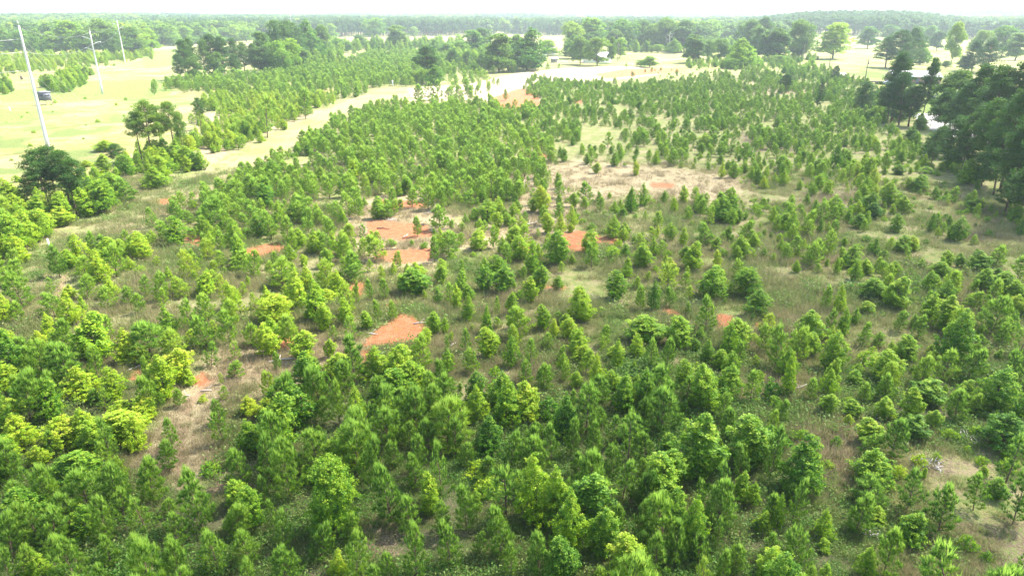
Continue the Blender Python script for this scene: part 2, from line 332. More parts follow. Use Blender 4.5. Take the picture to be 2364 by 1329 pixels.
STRAW = [[(1170, 395), (1330, 365), (1700, 400), (1720, 445), (1650, 470), (1480, 450), (1340, 480), (1330, 560), (1180, 560), (1080, 600), (1060, 560), (1190, 480)],
         [(290, 1080), (380, 950), (450, 880), (500, 800), (650, 770), (850, 790), (820, 850), (640, 890), (520, 930), (490, 1030), (470, 1110)],
         [(780, 470), (1000, 430), (1060, 520), (1000, 620), (840, 620)], [(450, 260), (760, 255), (560, 330), (480, 390), (450, 330)],
         [(1560, 190), (1900, 190), (1980, 215), (1700, 220)], [(870, 210), (1240, 195), (1260, 240), (880, 250)]]
LAWN = [[(-900, 600), (0, 570), (120, 500), (200, 430), (380, 340), (450, 250), (620, 215), (800, 215), (900, 190), (380, 190), (420, 120), (440, 98), (-900, 105)],
        [(1230, 150), (1290, 112), (1560, 112), (1700, 100), (2450, 108), (2450, 210), (2150, 260), (1980, 190), (1880, 165), (1740, 160), (1570, 158)], [(2090, 180), (2300, 170), (2320, 290), (2120, 262)]]
PALE = [[(-900, 118), (70, 122), (80, 132), (-900, 135)], [(345, 103), (640, 92), (800, 86), (1060, 83), (1260, 80), (1340, 84), (1340, 112), (1060, 118), (640, 122), (420, 128), (340, 125)]]
RED_BR = [[(1700, 860), (1850, 850), (1850, 900), (1720, 900)], [(1850, 1000), (1990, 980), (1980, 1130), (1860, 1250)], [(2090, 1040), (2240, 1060), (2200, 1120), (2080, 1100)], [(840, 1200), (930, 1180), (940, 1310), (850, 1300)],
          [(2200, 1180), (2400, 1200), (2400, 1400), (2100, 1400), (2080, 1250)], [(1830, 460), (1960, 420), (1990, 480), (1880, 520)], [(1700, 300), (1850, 290), (1850, 360), (1700, 350)]]
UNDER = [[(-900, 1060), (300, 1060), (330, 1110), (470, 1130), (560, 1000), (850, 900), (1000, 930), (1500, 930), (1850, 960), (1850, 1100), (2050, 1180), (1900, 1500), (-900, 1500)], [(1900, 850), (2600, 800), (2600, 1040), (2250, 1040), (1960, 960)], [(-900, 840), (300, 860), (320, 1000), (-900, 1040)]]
def zones(X, Y, Z):
    px, py = proj(X, Y, Z); vis = (Y > 3) & (np.abs(px) < 6000)
    f = lambda L, k: np.max([soft(px, py, P, np.clip((py-30)*k, 1.5, 40)) for P in L], 0)*vis
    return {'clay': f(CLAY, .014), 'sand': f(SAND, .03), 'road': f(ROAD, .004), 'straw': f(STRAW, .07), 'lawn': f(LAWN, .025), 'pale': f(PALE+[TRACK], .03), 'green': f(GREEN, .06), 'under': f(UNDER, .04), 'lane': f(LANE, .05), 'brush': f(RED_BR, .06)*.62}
rr = [2.0]
while rr[-1] < 3750: rr.append(rr[-1]*1.0125+.01)
rr = np.array(rr); aa = np.concatenate([np.arange(-46, 46, .3), np.arange(46, 314, 3)]); aa = np.radians(aa)
RR, AA = np.meshgrid(rr, aa, indexing='ij'); GX = (RR*np.sin(AA)).ravel(); GY = (RR*np.cos(AA)).ravel()
GX = np.append(GX, 0); GY = np.append(GY, 0); GZ = terr(GX, GY); nr, na = RR.shape
i, j = np.meshgrid(np.arange(nr-1), np.arange(na), indexing='ij'); j2 = (j+1) % na
Q = np.stack([i*na+j, (i+1)*na+j, (i+1)*na+j2, i*na+j2], -1).reshape(-1, 4)
FQ = [tuple(q) for q in Q.tolist()]+[(len(GX)-1, k, (k+1) % na) for k in range(na)]
ZN = zones(GX, GY, GZ)
ZN['trk'] = np.full(len(GX), 50.)
for ln in ([(1010, 203), (880, 226), (790, 252), (720, 292), (645, 342), (570, 392), (470, 436), (340, 505), (210, 575), (125, 640), (60, 760)], [(-300, 252), (0, 249), (120, 246), (250, 239), (440, 226), (800, 226)], [(470, 1120), (450, 1030), (470, 930), (540, 860), (700, 830)], [(2110, 185), (1990, 190), (1900, 176)]):
    w_ = [gp(a, b)[:2] for a, b in ln]
    for (xa, ya), (xb, yb) in zip(w_[:-1], w_[1:]):
        dx, dy = xb-xa, yb-ya; t = np.clip(((GX-xa)*dx+(GY-ya)*dy)/(dx*dx+dy*dy), 0, 1); ZN['trk'] = np.minimum(ZN['trk'], np.hypot(GX-xa-t*dx, GY-ya-t*dy))
def ground_mat():
    m, n = newmat('meadow ground'); L = n.links.new; o = N(n, 'ShaderNodeOutputMaterial'); p = N(n, 'ShaderNodeBsdfPrincipled'); p.inputs['Roughness'].default_value = .95
    p.inputs['Specular IOR Level'].default_value = .1
    g = N(n, 'ShaderNodeNewGeometry')
    def noise(sc, det=5, off=0, rough=.6):
        a = N(n, 'ShaderNodeTexNoise'); a.inputs['Scale'].default_value = sc; a.inputs['Detail'].default_value = det; a.inputs['Roughness'].default_value = rough
        mp = N(n, 'ShaderNodeMapping'); mp.inputs[1].default_value = (off, off*1.7, 0); L(g.outputs['Position'], mp.inputs[0]); L(mp.outputs[0], a.inputs[0]); return a.outputs[0]
    def mr(v, a, b):
        r = N(n, 'ShaderNodeMapRange'); r.interpolation_type = 'SMOOTHSTEP'; r.inputs[1].default_value = a; r.inputs[2].default_value = b; L(v, r.inputs[0]); return r.outputs[0]
    def mix(f, a, b):
        x = N(n, 'ShaderNodeMix', data_type='RGBA'); L(f, x.inputs[0])
        for k, v in ((6, a), (7, b)):
            if isinstance(v, tuple): x.inputs[k].default_value = (*v, 1)
            else: L(v, x.inputs[k])
        return x.outputs[2]
    def M(op, a, b):
        x = N(n, 'ShaderNodeMath', operation=op)
        for k, v in ((0, a), (1, b)):
            if isinstance(v, (int, float)): x.inputs[k].default_value = v
            else: L(v, x.inputs[k])
        return x.outputs[0]
    n1 = noise(.35, 6); n2 = noise(1.6, 6, 31); n3 = noise(7, 4, 77, .7); n4 = noise(.06, 4, 9); n5 = noise(28, 2, 3, .7)
    weeds = mix(mr(n2, .35, .65), (.185, .25, .065), (.30, .29, .11)); weeds = mix(mr(n1, .45, .68), weeds, (.38, .30, .18))
    weeds = mix(M('MULTIPLY', mr(n3, .5, .72), .75), weeds, (.13, .20, .045))
    weeds = mix(M('MULTIPLY', mr(n5, .52, .75), .6), weeds, (.42, .35, .21))
    straw = mix(mr(n2, .35, .65), (.34, .265, .15), (.44, .37, .215)); straw = mix(M('MULTIPLY', mr(n3, .52, .7), .6), straw, (.20, .18, .08))
    straw = mix(M('MULTIPLY', mr(n5, .5, .75), .5), straw, (.60, .50, .34))
    clay = mix(mr(n2, .3, .7), (.44, .13, .05), (.46, .22, .11)); clay = mix(M('MULTIPLY', mr(n5, .45, .7), .45), clay, (.34, .13, .07)); clay = mix(M('MULTIPLY', mr(n3, .52, .7), .75), clay, (.32, .20, .11))
    lawn = mix(mr(n1, .35, .65), (.27, .28, .075), (.37, .34, .13)); lawn = mix(mr(n4, .47, .56), lawn, (.185, .235, .07)); lawn = mix(M('MULTIPLY', mr(noise(.045, 7, 140, .65), .50, .60), .75), lawn, (.42, .35, .19)); lawn = mix(M('MULTIPLY', mr(n3, .55, .75), .45), lawn, (.16, .20, .06)); lawn = mix(M('MULTIPLY', mr(n2, .5, .7), .6), lawn, (.20, .21, .07)); lawn = mix(M('MULTIPLY', mr(noise(.11, 6, 55), .56, .66), .6), lawn, (.31, .24, .13))
    sand = mix(mr(n2, .35, .65), (.50, .37, .26), (.57, .47, .33)); sand = mix(M('MULTIPLY', mr(n1, .5, .65), .6), sand, (.52, .48, .26))
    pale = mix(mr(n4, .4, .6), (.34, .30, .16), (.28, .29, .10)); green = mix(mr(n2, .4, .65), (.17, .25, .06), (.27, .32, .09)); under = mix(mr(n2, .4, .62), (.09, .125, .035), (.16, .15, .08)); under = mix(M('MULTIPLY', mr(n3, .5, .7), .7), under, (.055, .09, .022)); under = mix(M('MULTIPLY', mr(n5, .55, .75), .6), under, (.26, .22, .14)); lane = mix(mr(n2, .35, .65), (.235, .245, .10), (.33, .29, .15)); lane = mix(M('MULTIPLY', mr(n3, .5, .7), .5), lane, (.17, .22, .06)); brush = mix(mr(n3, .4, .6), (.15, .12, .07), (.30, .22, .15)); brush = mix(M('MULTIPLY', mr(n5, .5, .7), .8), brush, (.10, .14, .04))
    col = weeds
    ws = {}
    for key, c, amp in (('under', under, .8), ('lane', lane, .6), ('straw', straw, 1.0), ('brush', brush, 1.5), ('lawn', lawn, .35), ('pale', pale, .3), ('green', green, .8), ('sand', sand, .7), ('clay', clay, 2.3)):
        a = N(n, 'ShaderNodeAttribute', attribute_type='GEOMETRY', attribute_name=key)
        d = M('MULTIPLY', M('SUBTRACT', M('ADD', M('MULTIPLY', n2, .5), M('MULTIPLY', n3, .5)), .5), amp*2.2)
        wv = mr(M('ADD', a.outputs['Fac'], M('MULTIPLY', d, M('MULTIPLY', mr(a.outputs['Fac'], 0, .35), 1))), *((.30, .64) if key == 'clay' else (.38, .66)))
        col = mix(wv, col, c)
    a = N(n, 'ShaderNodeAttribute', attribute_type='GEOMETRY', attribute_name='road')
    col = mix(mr(a.outputs['Fac'], .4, .6), col, (.66, .60, .56))
    a = N(n, 'ShaderNodeAttribute', attribute_type='GEOMETRY', attribute_name='trk')
    dd = M('ABSOLUTE', M('SUBTRACT', M('ADD', a.outputs['Fac'], M('MULTIPLY', M('SUBTRACT', n2, .5), .8)), .95), 0)
    col = mix(M('MULTIPLY', M('SUBTRACT', 1, mr(dd, .15, .5)), M('MULTIPLY', mr(n1, .25, .55), .75)), col, (.36, .25, .155))
    L(col, p.inputs['Base Color'])
    b = N(n, 'ShaderNodeBump'); b.inputs['Strength'].default_value = .9; b.inputs['Distance'].default_value = .35
    L(M('ADD', n3, M('MULTIPLY', n5, .4)), b.inputs['Height']); L(b.outputs[0], p.inputs['Normal']); L(p.outputs[0], o.inputs[0]); return m
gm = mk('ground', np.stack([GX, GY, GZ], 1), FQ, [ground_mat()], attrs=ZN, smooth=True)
# make normals face up
ground = tag(link('ground', gm), 'wide meadow of weeds, straw and bare red clay with pale dirt tracks', 'ground', kind='structure')
if gm.polygons[0].normal.z < 0: gm.flip_normals()
# ------------------------------------------------------------------ hand-read trees: crop origin, scale, entries (x, top, base, width, kind, tint)
CR = {'A': (0, 960, 3.602), 'B': (600, 960, 3.602), 'C': (1200, 960, 3.602), 'D': (1764, 960, 3.602), 'E': (0, 620, 3.908), 'F': (600, 620, 3.908),
      'G': (1200, 620, 3.908), 'H': (1764, 620, 3.908), 'J': (0, 300, 3.908), 'K': (600, 300, 3.908), 'L': (1200, 300, 3.908), 'M': (1764, 300, 3.908)}
TXT = {
'A': """p905,30,400,200,.4 p860,230,470,180,.6 p430,120,340,160,.4 p85,200,560,230,.4 p380,410,800,300,.5 p150,530,800,220,.5 p285,680,1050,260,.5 p560,620,950,260,.45 p870,680,1050,250,.45
p960,400,760,260,.4 p1240,340,720,260,.5 p1390,180,450,180,.4 p1410,20,300,170,.5 p1840,-60,220,180,.45 p1180,680,960,280,.55 p1410,690,830,160,.5 p1450,790,1080,240,.5 p1650,480,960,280,.4 p1990,290,600,220,.45
g1960,520,760,180,.6 g2090,570,900,200,.5 p1970,700,1000,240,.55 p2050,950,1230,230,.55 p1790,970,1300,260,.5 p1490,1050,1400,260,.4 p1150,980,1400,260,.5 p590,1000,1400,330,.45 p900,1010,1250,160,.45
p230,1100,1330,200,.6 g310,1110,1350,200,.6 p840,1220,1500,200,.4 p2060,1220,1500,180,.5 g620,290,560,300,.45 g500,0,250,300,.8 g700,-60,230,300,.75 g980,-50,200,350,.8 g150,-20,250,300,.8 g1110,0,280,220,.85
g60,150,350,200,.7 g320,240,420,150,.75 g730,290,440,150,.7 g690,750,1000,200,.5 p60,800,1200,260,.4 p60,1050,1400,220,.4 p1780,-30,90,120,.6 s1750,380,470,200,.5 s2100,100,200,160,.9""",
'B': """p460,70,330,200,.4 p60,170,560,230,.35 p270,200,480,200,.35 g660,110,480,330,.7 g600,340,950,500,.5 p900,170,620,220,.35 p1120,190,420,160,.35 p1320,150,480,180,.4 p1500,200,720,230,.35
p1070,400,880,260,.3 p1290,340,600,180,.4 g1410,460,820,150,.7 p1620,20,340,200,.35 p2080,140,480,240,.3 p1250,660,960,220,.4 p1510,680,960,200,.4 p1710,560,950,230,.45 p2000,780,1180,240,.45 p1580,890,1250,210,.4
p1290,910,1360,230,.45 p790,980,1400,260,.6 p1070,1100,1400,180,.45 p2090,1050,1330,150,.45 p170,810,1150,200,.45 p490,900,1200,230,.3 p760,780,1050,160,.5 p100,690,950,150,.4 g650,1100,1340,150,.8 p200,1080,1400,300,.35
p20,490,750,140,.4 g1900,0,300,260,.35 s1850,400,500,300,.8 s1900,520,650,260,.75 g2110,450,620,120,.6 p1820,960,1150,150,.4 p940,1230,1500,200,.4 p1400,0,300,220,.3 p1720,200,420,170,.35 p1130,-50,200,220,.35 p1900,300,520,160,.3""",
'C': """g130,310,860,350,.68 g330,430,900,300,.6 g430,590,1150,300,.62 g550,480,950,330,.35 g700,760,1150,250,.45 p170,930,1350,230,.35 g350,1010,1400,230,.3 p430,0,330,150,.35 p270,60,400,180,.3 p90,70,330,200,.35
p770,0,240,160,.35 p630,50,340,170,.35 p780,230,520,180,.3 p860,360,720,220,.4 p1060,120,360,180,.3 p500,300,520,180,.3 g1490,20,500,350,.45 g1190,300,720,350,.6 g1250,150,330,150,.5 p820,710,1000,170,.35
p1000,700,1030,180,.3 p1150,620,950,200,.35 g1300,600,900,200,.45 g1450,650,1150,250,.55 p1690,360,780,200,.25 p1540,530,820,150,.35 p1860,250,560,170,.3 g1850,450,700,160,.6 g1950,530,740,140,.6 g1920,0,400,300,.5
p1140,1000,1350,220,.4 p1300,920,1280,220,.35 g900,990,1330,260,.75 p1500,1000,1250,240,.3 p1650,870,1120,150,.4 p1690,1110,1400,150,.45 g2030,780,960,150,.65 p2090,980,1200,180,.35 g2100,1100,1400,230,.6 p690,1240,1450,160,.6
p2100,100,550,200,.25 p2110,650,900,150,.3 g950,0,220,220,.4 p1760,-80,200,180,.3""",
'D': """g320,170,640,310,.38 p250,500,900,180,.4 g920,290,560,380,.55 p880,540,750,300,.35 p1220,440,800,250,.3 g880,30,220,200,.65 p890,130,330,200,.4 p1080,0,350,250,.25 g1250,0,180,200,.3 p1500,570,980,280,.3
p1780,470,780,230,.35 g1830,410,500,90,.7 g1940,520,680,150,.5 g510,770,1010,170,.65 p790,660,960,230,.4 g940,750,880,200,.65 g1240,780,1030,280,.5 p1040,860,1330,250,.5 g860,1080,1330,170,.6 p270,950,1300,300,.4
g500,1010,1110,120,.65 g90,1100,1330,180,.7 p500,1240,1450,140,.5 p370,1250,1450,140,.6 p60,640,900,180,.35 g120,620,950,120,.55 s1130,400,520,130,.85 p2060,170,560,300,.25 p2130,470,900,260,.25 s1700,980,1100,150,.45
p2150,1100,1400,150,.3 s600,170,260,120,.4 g2000,-60,250,380,.2 s1850,1120,1190,110,.4 s1350,1250,1310,120,.45""",
'E': """p170,20,350,280,.5 g30,200,500,150,.85 p150,300,500,150,.5 p450,70,230,120,.45 p470,220,440,250,.5 g430,390,650,150,.85 p540,460,720,220,.45 g800,410,830,300,.62 g620,150,270,110,.85 p770,60,270,200,.5
p950,430,640,180,.55 p1260,220,400,150,.5 p1330,450,800,380,.38 g1510,330,600,180,.5 p1680,270,560,200,.5 p1850,400,720,220,.45 p2050,380,690,220,.45 g1590,720,1000,250,.85 g1690,900,1040,150,.8 p1310,800,1060,110,.6
p1890,660,880,160,.45 p2110,650,830,130,.55 p2110,830,990,180,.5 g1460,780,1180,220,.8 g730,880,1160,320,.8 g1030,890,1180,180,.8 p860,690,1010,180,.55 p1370,950,1300,240,.5 p1610,1080,1240,130,.55 p1990,940,1040,70,.7
p2010,1060,1180,110,.6 g2250,1140,1310,200,.95 p1970,1160,1400,150,.4 s1830,1130,1200,90,.95 p200,930,1150,200,.5 p420,930,1250,200,.5 g80,820,1100,220,.75 g100,1180,1360,230,.85 g330,990,1250,200,.75 p930,1090,1280,150,.55
g1290,1140,1340,200,.8 g1070,1200,1370,200,.8 p240,700,960,180,.45 g50,540,720,140,.75 g340,560,720,160,.9 p1160,150,330,140,.45 p1440,30,300,180,.5 p1470,180,350,120,.6 g980,60,260,150,.8 p1300,60,250,140,.5 g1850,20,240,200,.7 p2250,480,700,180,.55""",
'F': """g320,0,360,230,.8 g600,170,290,220,.85 g120,240,520,330,.82 g60,480,780,200,.85 g1400,0,230,220,.45 p820,-40,130,210,.35 p860,110,330,70,.5 p990,80,280,80,.5 p1120,80,270,110,.5 p1060,270,460,90,.45
p1200,290,460,100,.45 g960,370,540,100,.6 g770,260,510,130,.7 p830,430,640,180,.45 g390,560,820,200,.7 g580,310,560,130,.7 p150,750,920,100,.45 p500,800,1050,250,.5 g700,760,1000,200,.78 g820,630,780,100,.8 g630,620,800,100,.75
p650,520,650,110,.5 g1050,700,1000,260,.7 g1250,690,1050,280,.65 g1250,900,1200,330,.5 g1400,820,1130,220,.6 p1640,800,1050,150,.3 p1690,600,780,90,.35 p1850,540,750,110,.45 p1560,950,1200,200,.5 p1600,1050,1390,250,.4 p1350,1060,1400,250,.4 g1950,1040,1370,220,.68
g2180,930,1250,300,.45 g860,1050,1400,200,.65 g540,1000,1200,130,.85 g250,960,1180,160,.9 p90,920,1180,180,.75 g80,1150,1329,200,.95 g330,1130,1340,130,.45 p540,1150,1400,180,.4 p700,1000,1400,170,.55 g1570,380,590,110,.65
g1670,420,580,70,.6 g1770,140,360,90,.75 g1870,230,470,120,.6 g2050,320,600,110,.5 g2030,-30,200,150,.4 g2190,-20,210,200,.45 p2140,250,420,70,.5 g2270,210,420,90,.55 g2270,590,880,160,.5 g2100,560,700,110,.65 g1150,1150,1329,150,.7""",
'G': """g90,80,300,130,.75 g560,150,470,220,.72 g870,20,270,180,.5 g1220,100,370,130,.35 p1360,170,340,130,.3 p1090,150,370,120,.5 g1740,-30,260,250,.5 g2050,0,250,300,.42 g2150,180,420,260,.42 p1690,250,580,180,.4 g210,320,550,120,.55
g310,450,640,90,.88 g440,430,620,140,.8 g540,550,800,230,.7 p770,500,700,130,.45 g1150,440,660,300,.6 g1440,420,700,250,.6 g1900,460,800,190,.55 g600,680,860,230,.75 g690,760,1050,120,.85 p220,870,1100,190,.4
p480,1090,1320,110,.5 g980,960,1200,160,.7 g1140,890,1250,260,.42 g1490,820,1080,160,.6 p1320,620,950,160,.4 p1180,640,900,150,.45 g60,1020,1360,230,.75 g1900,840,1120,270,.55 p2100,920,1200,180,.4 p1830,1120,1390,180,.45
p1990,650,880,150,.35 p370,700,860,100,.5 g1820,720,900,150,.6 p1520,300,420,70,.45 g880,640,900,130,.65 p90,640,870,150,.5 p50,830,1050,150,.45""",
'H': """g1000,80,260,220,.5 g1500,10,210,170,.55 g1640,100,330,190,.45 g1990,0,210,150,.5 g2160,30,270,200,.5 g690,140,390,130,.7 p120,510,900,230,.4 g430,370,660,220,.6 g720,350,600,130,.55 p600,350,600,120,.35
g940,290,400,120,.65 g1750,370,850,320,.42 g1960,580,720,150,.5 p2100,260,600,330,.4 p1870,700,1000,250,.35 g1100,740,1000,260,.7 g1300,600,830,200,.55 g1040,560,700,140,.55 p900,480,700,130,.4 p1400,420,640,150,.35
g620,810,1050,130,.65 g240,740,1150,110,.65 g830,910,1040,130,.6 p1100,950,1180,200,.4 p910,1030,1200,150,.5 p430,990,1180,150,.5 g1350,1090,1350,170,.65 g1480,1000,1200,250,.5 g2120,890,1300,300,.45 p1750,1080,1360,250,.4
p1480,200,400,120,.3 p2280,740,1100,200,.2 g800,1190,1329,150,.55 p1230,370,560,150,.4 p560,150,380,130,.35""",
'J': """g920,450,750,280,.5 g1120,220,420,170,.4 g1000,380,560,180,.5 g1740,200,350,180,.3 g540,700,860,180,.85 g350,700,940,220,.75 g100,760,1100,280,.6 g60,480,600,150,.85 g1450,230,480,200,.7 g1700,50,230,160,.9
p820,920,1140,120,.35 p930,940,1140,130,.4 p510,1040,1329,170,.3 p1370,700,880,130,.45 p1590,630,830,130,.35 g1270,930,1170,180,.75 p640,950,1030,90,.3 p1130,900,1080,100,.45 p1490,820,1000,170,.5 p1120,1030,1190,110,.55
g940,90,190,160,.7 p1880,600,920,240,.4 g1400,330,520,220,.6 p1140,430,660,200,.3 g150,400,470,90,.7 p100,1170,1400,200,.5 g770,270,330,120,.8""",
'K': """g60,480,700,150,.35 g1060,600,800,130,.55 p1140,660,800,120,.4 g740,690,870,90,.65 g740,900,1130,160,.65 p600,900,1120,150,.4 p1420,780,960,100,.5 p1620,680,900,200,.4 g2050,620,820,170,.6 g2150,600,780,110,.75 g2280,650,820,140,.75
p2110,860,1070,110,.5 p1700,900,1140,230,.4 g1410,1190,1329,180,.75 g2150,1130,1329,160,.5 p1570,950,1190,120,.4 p930,840,1020,100,.3 g1320,420,580,110,.5 p1230,1100,1260,120,.5 p850,1090,1329,200,.45 p1060,910,1060,100,.5""",
'L': """g205,500,750,125,.97 g1010,510,740,125,.45 g1120,480,680,120,.62 g840,770,970,150,.68 g330,900,1220,200,.5 g250,740,930,100,.85 g370,740,940,110,.85 g110,1000,1300,150,.5 g1110,1020,1240,160,.6 g1210,960,1130,100,.65 g690,290,390,70,.75
g1050,280,410,60,.95 g1830,280,430,70,.9 g1930,290,430,120,.7 g720,540,670,70,.35 s660,620,670,110,.35 g490,560,690,80,.65 g580,590,710,80,.7 g860,640,750,90,.65 g1830,590,830,180,.45 g1640,570,740,130,.5 g1240,850,960,50,.98 g2120,920,1080,100,.7
g460,840,920,60,.9 g1680,30,160,130,.7 s2050,150,240,160,.3 p1590,1000,1140,100,.4 p650,1020,1240,150,.5 g2000,950,1150,150,.6 s850,1040,1150,160,.7""",
'M': """g650,110,370,115,.3 g990,660,800,130,.25 g860,740,880,140,.5 g1510,730,920,80,.4 g1670,760,880,70,.45 g1760,780,1000,140,.45 g1690,860,990,90,.6 g1250,950,1100,160,.5 g1010,970,1130,100,.45 g1130,470,680,130,.6 g1400,400,550,150,.5
g2270,680,860,110,.55 g790,1040,1230,220,.5 g950,240,430,110,.65 g1260,600,750,130,.65 s520,380,480,160,.45 g510,790,950,80,.45 g1900,620,740,160,.5 s1640,580,650,160,.5 g1080,1080,1160,110,.5 g930,1160,1300,110,.8 g1960,250,450,150,.45 g1600,1180,1329,170,.6
s610,960,1010,90,.5 s620,1030,1070,90,.4 g1220,310,400,100,.4 s1470,330,390,180,.55 g1950,1100,1270,180,.45"""}
NAMES = {'p': 'pine', 'g': 'gum', 's': 'shrub'}
plants = []     # kind, x, y, z, H, Wd, tint, px, base, pxsize
def addp(kind, px, base, top, wpx, tint):
    x, y, h, H = place(px, base, top); dist = math.sqrt(x*x+y*y+(CH-h)**2)
    if kind == 'pine': wpx *= .86
    plants.append([kind, x, y, h, H, wpx/FPX*(y*CP+(CH-h)*SP), tint-(.06 if base > 1000 and kind == 'pine' else 0), px, base, wpx*(base-top)])
for c, t in TXT.items():
    x0, y0, s = CR[c]
    for e in t.split():
        k = NAMES[e[0]]; q = [float(v) for v in e[1:].split(',')]
        base = q[2] if q[2]-q[1] > q[3]*.85 else q[2]
        addp(k, x0+q[0]/s, y0+base/s, y0+q[1]/s, q[3]/s, q[4])
# small extra ones by the clearing
for px, tp, bs, wd, k, ti in [(1462, 165, 180, 12, 'p', .2), (1290, 147, 160, 10, 'p', .5), (1446, 146, 156, 8, 'p', .4), (1167, 205, 232, 14, 'p', .45), (1135, 215, 255, 22, 'p', .5), (1100, 222, 240, 14, 'p', .5),
        (990, 190, 232, 34, 'p', .3), (965, 195, 235, 30, 'p', .35), (1010, 185, 230, 32, 'p', .3), (1035, 200, 228, 24, 'p', .35), (1060, 195, 232, 24, 'p', .4), (1080, 180, 225, 22, 'p', .4), (1075, 165, 200, 22, 'p', .4),
        (1100, 160, 185, 18, 'p', .45), (1125, 165, 190, 16, 'p', .6), (1265, 146, 162, 14, 'p', .5), (240, 323, 345, 34, 'g', .7), (612, 222, 318, 56, 'p', .55), (703, 205, 275, 42, 'p', .5)]:
    addp(NAMES[k], px, bs, tp, wd, ti)
